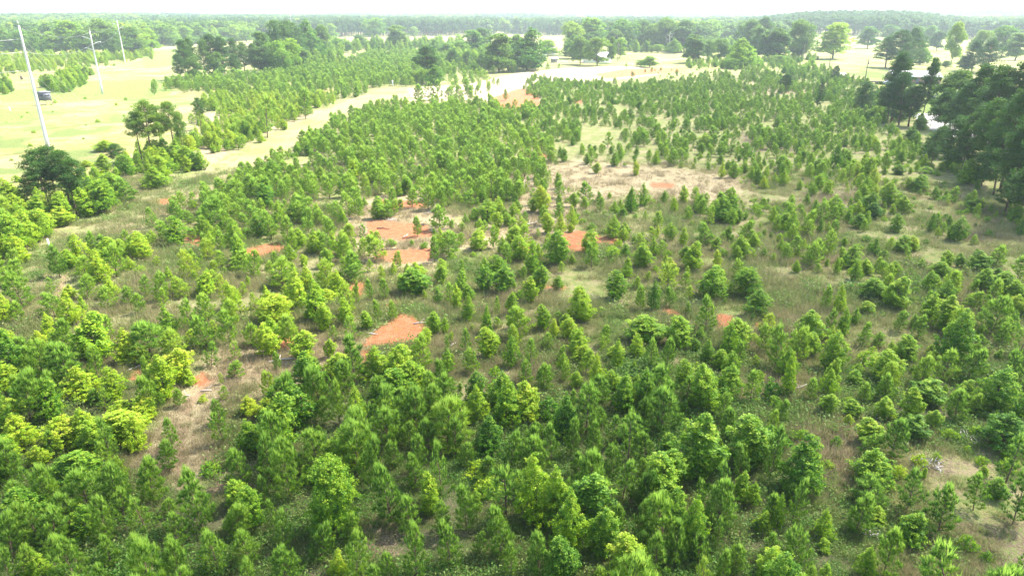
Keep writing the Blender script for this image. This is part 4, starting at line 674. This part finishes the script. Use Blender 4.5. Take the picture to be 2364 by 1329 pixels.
P1 = steel_pole((50, 113), 60, 348, [], 'nearest tall white power pole rising behind the pine clump')
P2 = steel_pole((210, 237), 72, 217, [(.87, -1, 2.6), (.79, 1, 2.6), (.70, -1, 2.4)], 'middle white power pole with three curved side arms')
P3 = steel_pole((270, 290), 48, 151, [(.9, -1, 2.4), (.82, 1, 2.4)], 'farthest of the three white power poles, before the left wood')
P4 = steel_pole((676, 676), 33, 90, [(.92, -1, 3.4), (.92, 1, 3.4), (.8, -1, 3.4), (.8, 1, 3.4)], 'remote power pole with crossarms above the dark wood')
def wire(a, b, sag, r, name, label, cat, group, mat=None):
    a = np.array(a); b = np.array(b); pts = [a+(b-a)*t-np.array([0, 0, sag*4*t*(1-t)]) for t in np.linspace(0, 1, 13)]
    tag(link(name, MB().tube(pts, r, 4).mesh(name, [mat or M_WIRE])), label, cat, group)
def up(P, f): return (P[1], P[2], P[3]+P[4]*f)
x1, y1 = P1[1], P1[2]
for k, (f, off, w2) in enumerate(((.90, (-70, -26, -2), 'top'), (.80, (-70, -26, -1.5), 'middle'), (.66, (-70, -26, -1), 'lowest'))):
    a = up(P1, f); wire(a, (a[0]+off[0], a[1]+off[1], a[2]+off[2]), 1.2, .022, 'power_line', '%s power line leaving the nearest white pole towards the left' % w2, 'power line', 'power lines at the nearest pole')
for k, (f, gx, gy) in enumerate(((.93, 213, 259), (.86, 220, 262), (.80, 206, 264), (.66, 196, 268), (.60, 184, 270))):  # taken for conductors; their unseen far ends are added at the ground
    g = gp(gx, gy); wire(up(P1, f), (g[0], g[1], g[2]+.05), .5, .02, 'slant_wire', 'pale power wire run to the ground, %s highest on the nearest white pole' % oword(k), 'power wire', 'slanting power wires of the nearest pole')
for A_, B_, nm in ((P1, P2, 'nearest and middle'), (P2, P3, 'middle and farthest')):
    for f, w2 in ((.985, 'top'), (.80, 'lower')): wire(up(A_, f), up(B_, f), 1.6, .012, 'power_line', '%s thin power line between the %s white poles' % (w2, nm), 'power line', 'power lines between the white poles')
def wood_pole(px, tp, bs, label, arm=True):
    x, y, h = gp(px[1], bs); k = (PH/2-tp)/FPX; H = y*(k*CP-SP)/(CP+k*SP)+CH-h
    e = bpy.data.objects.new('utility_pole', None); COL.objects.link(e); e.location = (x, y, h)
    link('pole_shaft', MB().tube([(0, 0, z) for z in (-.2, H/2, H)], [.22, .18, .13], 8).mesh('pole_shaft', [M_WPOLE]), e)
    if arm:
        c = link('crossarm', MB().box((0, .16, H-.5), (2.2, .12, .14)).mesh('crossarm', [M_WPOLE]), e)
        for q in (-1, 0, 1): link('insulator', MB().tube([(q*.95, .16, H-.43), (q*.95, .16, H-.2)], .06, 6).mesh('insulator', [M_GREYP]), c)
    link('transformer', MB().tube([(.34, 0, H-1.9), (.34, 0, H-1.0)], .2, 10).mesh('transformer', [M_GREYP]), e) if arm else None
    e.rotation_euler = (0, 0, .3); tag(e, label, 'utility pole', 'wooden utility poles')
wood_pole((1428, 1426), 100, 144, 'wooden utility pole in the grass just right of the white house')
wood_pole((1787, 1783), 106, 140, 'wooden utility pole before the dark grove left of the twin round trees', False)
wood_pole((1856, 1853), 102, 139, 'wooden utility pole beside the left of the twin round trees', False)
wood_pole((1917, 1912), 124, 167, 'wooden utility pole below the right of the twin round trees', False)
wood_pole((2003, 1996), 137, 190, 'lone wooden utility pole standing in the yellow field', True)
wood_pole((2107, 2103), 142, 164, 'short wooden utility pole behind the pale-roofed house', False)
# ------------------------------------------------------------------ deer blind
def thing(name, loc, rz, label, cat, group=None):
    e = bpy.data.objects.new(name, None); COL.objects.link(e); e.location = loc; e.rotation_euler = (0, 0, rz); return tag(e, label, cat, group)
def pix(px, py): x, y, h = gp(px, py); return x, y, h, FPX/(y*CP+(CH-h)*SP)
x, y, h, s = pix(107, 242); w_ = 21/s; ht = 30/s
e = thing('deer_blind', (x, y, h), R(-24), 'grey box hunting blind on stilts beside the brown track', 'hunting blind')
zb = ht*.33; hb = ht*.62
bx = link('cabin', MB().box((0, 0, zb+hb/2), (w_, w_*.8, hb)).mesh('cabin', [M_GREYP]), e)
link('roof', MB().box((0, -.05, zb+hb+.07), (w_*1.12, w_*.95, .13)).mesh('roof', [flat('pale roofing', (.30, .31, .34), .6)]), e)
link('window', MB().box((0, -w_*.4-.005, zb+hb*.62), (w_*.7, .03, hb*.17)).mesh('window', [M_DARK]), e)
link('window', MB().box((w_*.5+.005, 0, zb+hb*.62), (.03, w_*.5, hb*.17)).mesh('window', [M_DARK]), e)
for sx in (-1, 1):
    for sy in (-1, 1): link('leg', MB().tube([(sx*w_*.45, sy*w_*.36, zb), (sx*w_*.52, sy*w_*.45, -.1)], .07, 6).mesh('leg', [M_WPOLE]), e)
lm = MB()
for sx in (-.3, .3): lm.tube([(w_*.5+.05, sx, zb+.2), (w_*1.15, sx, 0)], .05, 5)
for k in range(5): t = (k+.5)/5; lm.tube([(w_*.5+.05+(w_*.65-.05)*t, -.3, (zb+.2)*(1-t)), (w_*.5+.05+(w_*.65-.05)*t, .3, (zb+.2)*(1-t))], .035, 5)
link('ladder', lm.mesh('ladder', [M_WPOLE]), e)
x, y, h, s = pix(52, 190); e = thing('game_feeder', (x, y, h), .2, 'small dark game feeder standing in the straw-coloured field', 'feeder')
link('barrel', MB().tube([(0, 0, 1.0), (0, 0, 1.2), (0, 0, 2.2), (0, 0, 2.5)], [.15, .42, .42, .12], 10).mesh('barrel', [flat('rusty drum', (.13, .08, .06), .7, nz=.3)]), e)
for k in range(3): a = k*2.1; link('leg', MB().tube([(.4*math.cos(a), .4*math.sin(a), 1.7), (.8*math.cos(a), .8*math.sin(a), -.05)], .05, 5).mesh('leg', [M_WPOLE]), e)
# ------------------------------------------------------------------ marker posts
def marker(px, tp, bs, r, label):
    x, y, h, H = place(px, bs, tp); e = thing('marker_post', (x, y, h), 0, label, 'marker post', 'pale marker posts'); e.rotation_euler = (0, R(-4), 0)
    link('tube', MB().tube([(0, 0, -.1), (0, 0, H)], r, 8).mesh('tube', [M_WHITE]), e); link('cap', MB().tube([(0, 0, H+.002), (0, 0, H+.06)], [r*1.25, r*.9], 8).mesh('cap', [M_WHITE]), e)
marker(117, 552, 590, .09, 'white post sticking up behind the lone pine beside the grassy track')
marker(907, 186, 200, .22, 'short white post at the top edge of the pale track')
marker(23, 248, 257, .15, 'small pale stake by the brown track in the left field')
# ------------------------------------------------------------------ buildings and vehicles among the far trees
def gable(name, px, bs, W, D, Hh, Rh, rz, wall, roof, label, cat='house', wins=3):
    x, y, h, s = pix(px, bs); e = thing(name, (x, y, h-.05), rz, label, cat)
    V = [(-W/2, -D/2, 0), (W/2, -D/2, 0), (W/2, D/2, 0), (-W/2, D/2, 0), (-W/2, -D/2, Hh), (W/2, -D/2, Hh), (W/2, D/2, Hh), (-W/2, D/2, Hh), (-W/2, 0, Hh+Rh*.97), (W/2, 0, Hh+Rh*.97)]
    link('wall', mk('wall', V, [(0, 1, 5, 4), (2, 3, 7, 6), (1, 2, 6, 9, 5), (3, 0, 4, 8, 7)], [wall]), e)
    o, t = .35, .12; RV = []; RF = []
    for sg in (-1, 1):
        b = len(RV); yy = sg*(D/2+o); zz_ = Hh-Rh*o/(D/2)
        RV += [(-W/2-o, yy, zz_), (W/2+o, yy, zz_), (W/2+o, 0, Hh+Rh), (-W/2-o, 0, Hh+Rh), (-W/2-o, yy, zz_+t), (W/2+o, yy, zz_+t), (W/2+o, 0, Hh+Rh+t), (-W/2-o, 0, Hh+Rh+t)]
        RF += [tuple(b+i for i in f) for f in ((3, 2, 1, 0), (4, 5, 6, 7), (0, 1, 5, 4), (1, 2, 6, 5), (2, 3, 7, 6), (3, 0, 4, 7))]
    link('roof', mk('roof', RV, RF, [roof]), e)
    for k in range(wins):
        xx = -W/2+W*(k+1)/(wins+1)
        if wins > 1 and k == wins//2: link('door', MB().box((xx, -D/2-.03, 1.0), (1.0, .06, 2.0)).mesh('door', [M_GREYP]), e)
        else: f = link('window', MB().box((xx, -D/2-.03, Hh*.55), (1.2, .05, 1.1)).mesh('window', [M_WHITE]), e); link('pane', MB().box((xx, -D/2-.065, Hh*.55), (1.0, .03, .9)).mesh('pane', [M_DARK]), f)
    return e
rf_w = flat('pale metal roof', (.78, .74, .74), .45); rf_g = flat('grey shingle roof', (.35, .34, .34), .9, nz=.2); brick = flat('brown brick', (.25, .14, .10), .9, nz=.2)
gable('white_house', 1378, 144, 15, 8, 2.9, 2.4, R(6), M_WHITE, rf_w, 'white house half hidden behind a yellow-green tree', 'house', 5)
gable('garden_shed', 1279, 145, 3.6, 2.6, 2.3, .5, R(5), flat('grey brown boards', (.25, .22, .22), .8, nz=.2), rf_w, 'small grey shed in the open grass left of the white house', 'shed', 1)
gable('barn', 1268, 126, 8, 6, 4.2, 1.2, 0, flat('pale tin', (.5, .52, .55), .5), rf_g, 'pale tin barn behind the big dark round tree', 'barn', 1)
gable('brick_house', 2105, 192, 17, 9, 2.7, 1.9, R(-8), brick, rf_w, 'low brick house with pale roof behind the dark pines', 'house', 5)
gable('small_outbuilding', 1937, 184, 4.6, 4, 1.8, .8, R(20), flat('pink painted wall', (.62, .45, .42), .8), flat('pink roof', (.72, .58, .56), .7), 'low pinkish outbuilding behind the small dark pine', 'outbuilding', 1)
# flatbed trailer and pickup
x, y, h, s = pix(2030, 194); e = thing('flatbed_trailer', (x, y, h), R(-10), 'dark flatbed trailer parked beside the dark pines', 'trailer')
link('deck', MB().box((0, 0, .85), (7, 2.3, .2)).mesh('deck', [flat('dark deck', (.07, .06, .06), .8)]), e); link('drawbar', MB().tube([(3.5, 0, .7), (4.9, 0, .6)], .09, 6).mesh('drawbar', [M_GREYP]), e)
def wheel(parent, x, y, r=.38, w_=.24):
    t = link('wheel', MB().tube([(x, y-w_/2, r), (x, y-w_/2+.04, r), (x, y+w_/2-.04, r), (x, y+w_/2, r)], [r*.9, r, r, r*.9], 14).mesh('tyre', [M_DARK]), parent)
    link('rim', MB().tube([(x, y-w_/2-.01, r), (x, y+w_/2+.01, r)], r*.5, 10).mesh('rim', [M_STEEL]), t)
for xx in (-.8, .2):
    for yy in (-1.2, 1.2): wheel(e, xx, yy)
x, y, h, s = pix(2053, 196); e = thing('pickup_truck', (x, y, h), R(-10), 'grey-white pickup truck at the end of the flatbed trailer', 'pickup truck')
pm = flat('pale truck paint', (.55, .57, .6), .3); b = MB()
b.add([(q[0], sy*.95, q[1]) for sy in (-1, 1) for q in ((-2.7, .5), (2.7, .5), (2.7, 1.05), (1.2, 1.15), (-2.7, 1.15))], [(4, 3, 2, 1, 0), (5, 6, 7, 8, 9), (0, 1, 6, 5), (1, 2, 7, 6), (2, 3, 8, 7), (3, 4, 9, 8), (4, 0, 5, 9)])
link('body', b.mesh('body', [pm]), e); c = MB(); c.add([(q[0], sy*q[2], q[1]) for sy in (-1, 1) for q in ((-1.0, 1.16, .9), (1.2, 1.16, .9), (.5, 1.85, .75), (-.8, 1.85, .75))], [(3, 2, 1, 0), (4, 5, 6, 7), (0, 1, 5, 4), (1, 2, 6, 5), (2, 3, 7, 6), (3, 0, 4, 7)])
cb = link('cab', c.mesh('cab', [pm]), e); link('windscreen', mk('windscreen', [(1.16, -.78, 1.24), (1.16, .78, 1.24), (.6, .68, 1.78), (.6, -.68, 1.78)], [(0, 1, 2, 3)], [M_DARK]), cb)
for sy in (-1, 1): link('side_window', mk('side_window', [(-.85, sy*.895, 1.24), (.95, sy*.895, 1.24), (.45, sy*.79, 1.74), (-.7, sy*.79, 1.74)], [(0, 1, 2, 3)], [M_DARK]), cb)
for xx in (-1.7, 1.7):
    for yy in (-.9, .9): wheel(e, xx, yy)
for yy in (-.65, .65): link('headlight', MB().box((2.71, yy, .85), (.04, .35, .18)).mesh('headlight', [M_WHITE]), e)
# yard light post with a dog-sized dark marker at its foot
x, y, h, s = pix(2160, 227); e = thing('yard_lamp', (x, y, h), 0, 'yard lamp post with two pale heads on the green lawn', 'lamp post')
link('post', MB().tube([(0, 0, 0), (0, 0, 20/s)], .09, 8).mesh('post', [M_GREYP]), e); link('crossarm', MB().box((0, 0, 20/s+.05), (2.4, .1, .1)).mesh('crossarm', [M_GREYP]), e)
for q in (-1, 1): link('lamp_head', MB().box((q*1.05, 0, 20/s+.3), (.6, .4, .35)).mesh('lamp_head', [M_WHITE]), e)
x, y, h, s = pix(2156, 228); e = thing('tarp_heap', (x, y, h), .4, 'small black tarp heap at the foot of the yard lamp', 'tarp'); 
tm = MB(); tm.tube([(0, 0, -.05), (.1, .05, .4), (.25, 0, .8), (.3, 0, 1.15)], [.85, .6, .3, .05], 9); link('cover', tm.mesh('cover', [M_DARK]), e)
# ------------------------------------------------------------------ dead snag, logs and brush piles
x, y, h, H = place(1545, 122, 72); e = thing('dead_tree', (x, y, h), 0, 'bare white dead tree among the green ones behind the yellow meadow', 'dead tree'); r_ = np.random.RandomState(3)
link('trunk', MB().tube([(0, 0, -.1), (.2, 0, H*.4), (-.1, 0, H*.75), (.2, 0, H)], [.5, .4, .28, .08], 8).mesh('trunk', [M_DEAD]), e)
for k in range(9):
    z = H*(.3+.6*k/9); a = k*2.3; L = H*.3*(1-.4*k/9); link('branch', MB().tube([(0, 0, z), (math.cos(a)*L*.6, -abs(math.sin(a))*L*.4-.5, z+L*.25), (math.cos(a)*L, -abs(math.sin(a))*L*.6-.8, z+L*.7*(.4+r_.rand()))], [.2, .14, .05], 5).mesh('branch', [M_DEAD]), e)
LOGS = [(291, 858, 326, 846, 'curved grey log beside the red patch at far left'), (620, 838, 690, 828, 'long pale log left of the centre lower clay patch'), (1120, 686, 1165, 683, 'pale log poking from the dark brush pile'), (1208, 522, 1245, 512, 'bleached log under the bright yellow tree row'), (870, 528, 900, 530, 'dark stick lying across the upper clay patch'),
        (930, 549, 942, 543, 'short white log at the lower rim of the upper clay patch'), (985, 474, 1003, 470, 'grey log at the clay patch under the dense pines'), (1025, 833, 1060, 831, 'dark grey log right of the big sweetgum clump'), (1838, 898, 1862, 888, 'pale log beside the reddish brush pile'), (1368, 692, 1384, 686, 'thin white stick by the bright sapling'),
        (880, 578, 920, 576, 'brown stick on the second clay patch'), (955, 748, 985, 745, 'thin branch beside the diagonal clay patch'), (1040, 800, 1055, 790, 'short bleached stick below the diagonal clay patch'), (1360, 548, 1380, 546, 'stick on the right clay strip'), (1000, 490, 975, 495, 'bleached branch under the pines near the upper clay'),
        (463, 904, 490, 901, 'thin pale stick in the lower left track'), (428, 915, 440, 913, 'white stick in the straw at lower left'), (848, 770, 872, 772, 'curved twig at the rim of the diagonal clay patch'), (1900, 1095, 1925, 1108, 'pale fallen branch behind the dark round tree'), (2130, 640, 2150, 636, 'grey stick in the open grass at right'), (1435, 385, 1460, 388, 'pale stick in the tan straw patch'), (660, 577, 690, 582, 'thin branch left of the second clay patch')]
for k, (xa, ya, xb, yb, lab) in enumerate(LOGS):
    a = np.array(gp(xa, ya)); b = np.array(gp(xb, yb)); L = np.linalg.norm(b-a); r = min(.13, .035+L*.02); mid = (a+b)/2+np.array([r_.normal()*.05*L, r_.normal()*.05*L, r*1.5]); c = a
    m = MB(); m.tube([a-c+[0, 0, r], mid-c, b-c+[0, 0, r]], [r, r*.85, r*.45], 7); d = (b-a)*.35
    m.tube([a-c+d+[0, 0, r], a-c+d*1.5+[.3*r_.normal(), .25, r+.3]], [r*.5, r*.2], 5)
    o = link('fallen_log', m.mesh('fallen_log', [M_DEAD if 'dark' not in lab and 'brown' not in lab else M_BARK]), loc=c); tag(o, lab, 'log', 'fallen logs and sticks')
BR = [(1123, 690, 26, 'dark brush pile with a pale log behind the clay patch', M_BARK), (1785, 888, 44, 'reddish brush pile of uprooted branches at lower right', M_BARK), (980, 520, 20, 'dark brush heap at the right tip of the upper clay patch', M_BARK), (2140, 1075, 70, 'grey tangle of dead branches in the lower right weeds', M_DEAD), (905, 508, 26, 'low brush heap on the upper rim of the clay', M_DEAD), (888, 455, 18, 'dark soil and root heap beside the pale gap', M_BARK),
      (453, 520, 14, 'small root heap left of the dense pines', M_BARK), (2250, 1010, 70, 'pale dead grass and branch clump at far lower right', M_DEAD), (850, 838, 14, 'small dark clod heap below the diagonal clay patch', M_BARK), (2010, 1230, 50, 'bare grey twigs beside the bright bottom right pine', M_DEAD)]
for px, py, wp, lab, mt in BR:
    x, y, h, s = pix(px, py); m = MB(); w_ = wp/s
    for k in range(46):
        a = r_.rand()*6.28; q = r_.rand()**.6*w_*.5; p = np.array([math.cos(a)*q, math.sin(a)*q*.7, .03+.28*w_*.4*r_.rand()]); d = unit(1, r_)[0]*np.array([1, 1, .55]); L = w_*(.14+.22*r_.rand())
        p2 = p+d*L; p2[2] = max(.02, p2[2]); m.tube([p, (p+p2)/2+r_.normal(size=3)*.03, p2], [.028, .02, .008], 4)
    o = link('brush_pile', m.mesh('brush_pile', [mt]), loc=(x, y, h)); tag(o, lab, 'brush pile', 'brush piles left from clearing')
# ------------------------------------------------------------------ clouds overhead (throw the soft shade)
CA = 380.; ox = sd[0]/sd[2]*CA; oy = sd[1]/sd[2]*CA
g_ = np.linspace(0, 1, 121); cx, cy = np.meshgrid(-160+620*g_, -190+560*g_, indexing='ij')      # shade footprint on the ground
bound = np.interp(cy, [-200, 0, 36, 60, 115, 240, 305, 360, 380], [-400, -400, -30, 6, 10, 22, 70, 200, 420])
dn = sm(-14, 26, cx-bound)*sm(-160, -110, cx)*sm(460, 380, cx)*sm(-190, -120, cy)*sm(372, 345, cy)
dn = np.maximum(dn, 1.12*sm(47, 33, cy)*sm(-160, -110, cx)*sm(460, 380, cx)*sm(-190, -120, cy))
dn = dn*(.80+.45*(fbm(cx/45+5, cy/45+8, 4)-.5)*2)
dn = np.clip(dn, 0, 1.4); th = 5+50*dn*(.6+.8*fbm(cx/30, cy/30, 3)); VX = cx+ox; VY = cy+oy
nn = 121; top = np.stack([VX, VY, CA+th], -1).reshape(-1, 3); bot = np.stack([VX, VY, CA-th*.25], -1).reshape(-1, 3)
i, j = np.meshgrid(np.arange(nn-1), np.arange(nn-1), indexing='ij'); q = np.stack([i*nn+j, (i+1)*nn+j, (i+1)*nn+j+1, i*nn+j+1], -1).reshape(-1, 4)
FQ = [tuple(a) for a in q.tolist()]+[tuple(a[::-1]) for a in (q+nn*nn).tolist()]
rim = [k*nn for k in range(nn)]+[(nn-1)*nn+k for k in range(1, nn)]+[k*nn+nn-1 for k in range(nn-2, -1, -1)]+[k for k in range(nn-2, 0, -1)]
FQ += [(rim[k], rim[(k+1) % len(rim)], rim[(k+1) % len(rim)]+nn*nn, rim[k]+nn*nn) for k in range(len(rim))]
m, n_ = newmat('cloud'); o_ = N(n_, 'ShaderNodeOutputMaterial'); at = N(n_, 'ShaderNodeAttribute', attribute_type='GEOMETRY', attribute_name='dens'); tr = N(n_, 'ShaderNodeBsdfTransparent')
df = N(n_, 'ShaderNodeBsdfDiffuse'); df.inputs[0].default_value = (.9, .9, .9, 1); tl_ = N(n_, 'ShaderNodeBsdfTranslucent'); tl_.inputs[0].default_value = (.9, .9, .9, 1); m1 = N(n_, 'ShaderNodeMixShader'); m2 = N(n_, 'ShaderNodeMixShader')
mu = N(n_, 'ShaderNodeMath', operation='MULTIPLY'); CLOUD_MUL = mu.inputs[1]; CLOUD_MUL.default_value = .28
l = n_.links.new; l(df.outputs[0], m1.inputs[1]); l(tl_.outputs[0], m1.inputs[2]); m1.inputs[0].default_value = .6; l(at.outputs['Fac'], mu.inputs[0]); l(mu.outputs[0], m2.inputs[0]); l(tr.outputs[0], m2.inputs[1]); l(m1.outputs[0], m2.inputs[2]); l(m2.outputs[0], o_.inputs[0])
cm = mk('cloud', np.concatenate([top, bot]), FQ, [m], attrs={'dens': np.concatenate([dn.ravel(), dn.ravel()])}, smooth=True)
tag(link('cloud', cm), 'broad thin cloud drifting over the near and right-hand ground', 'cloud', kind='stuff')
# ------------------------------------------------------------------ haze
hz, n_ = newmat('haze'); o_ = N(n_, 'ShaderNodeOutputMaterial'); pv = N(n_, 'ShaderNodeVolumePrincipled'); pv.inputs['Color'].default_value = (.80, .93, 1, 1); pv.inputs['Density'].default_value = .00024; pv.inputs['Anisotropy'].default_value = .25
n_.links.new(pv.outputs[0], o_.inputs['Volume'])
lo_z = float(GZ.min())-1.2
tag(link('haze', MB().box((0, 0, (lo_z+110)/2), (7700, 7700, 110-lo_z)).mesh('haze', [hz])), 'thin pale summer haze over the whole countryside', 'haze', kind='stuff')
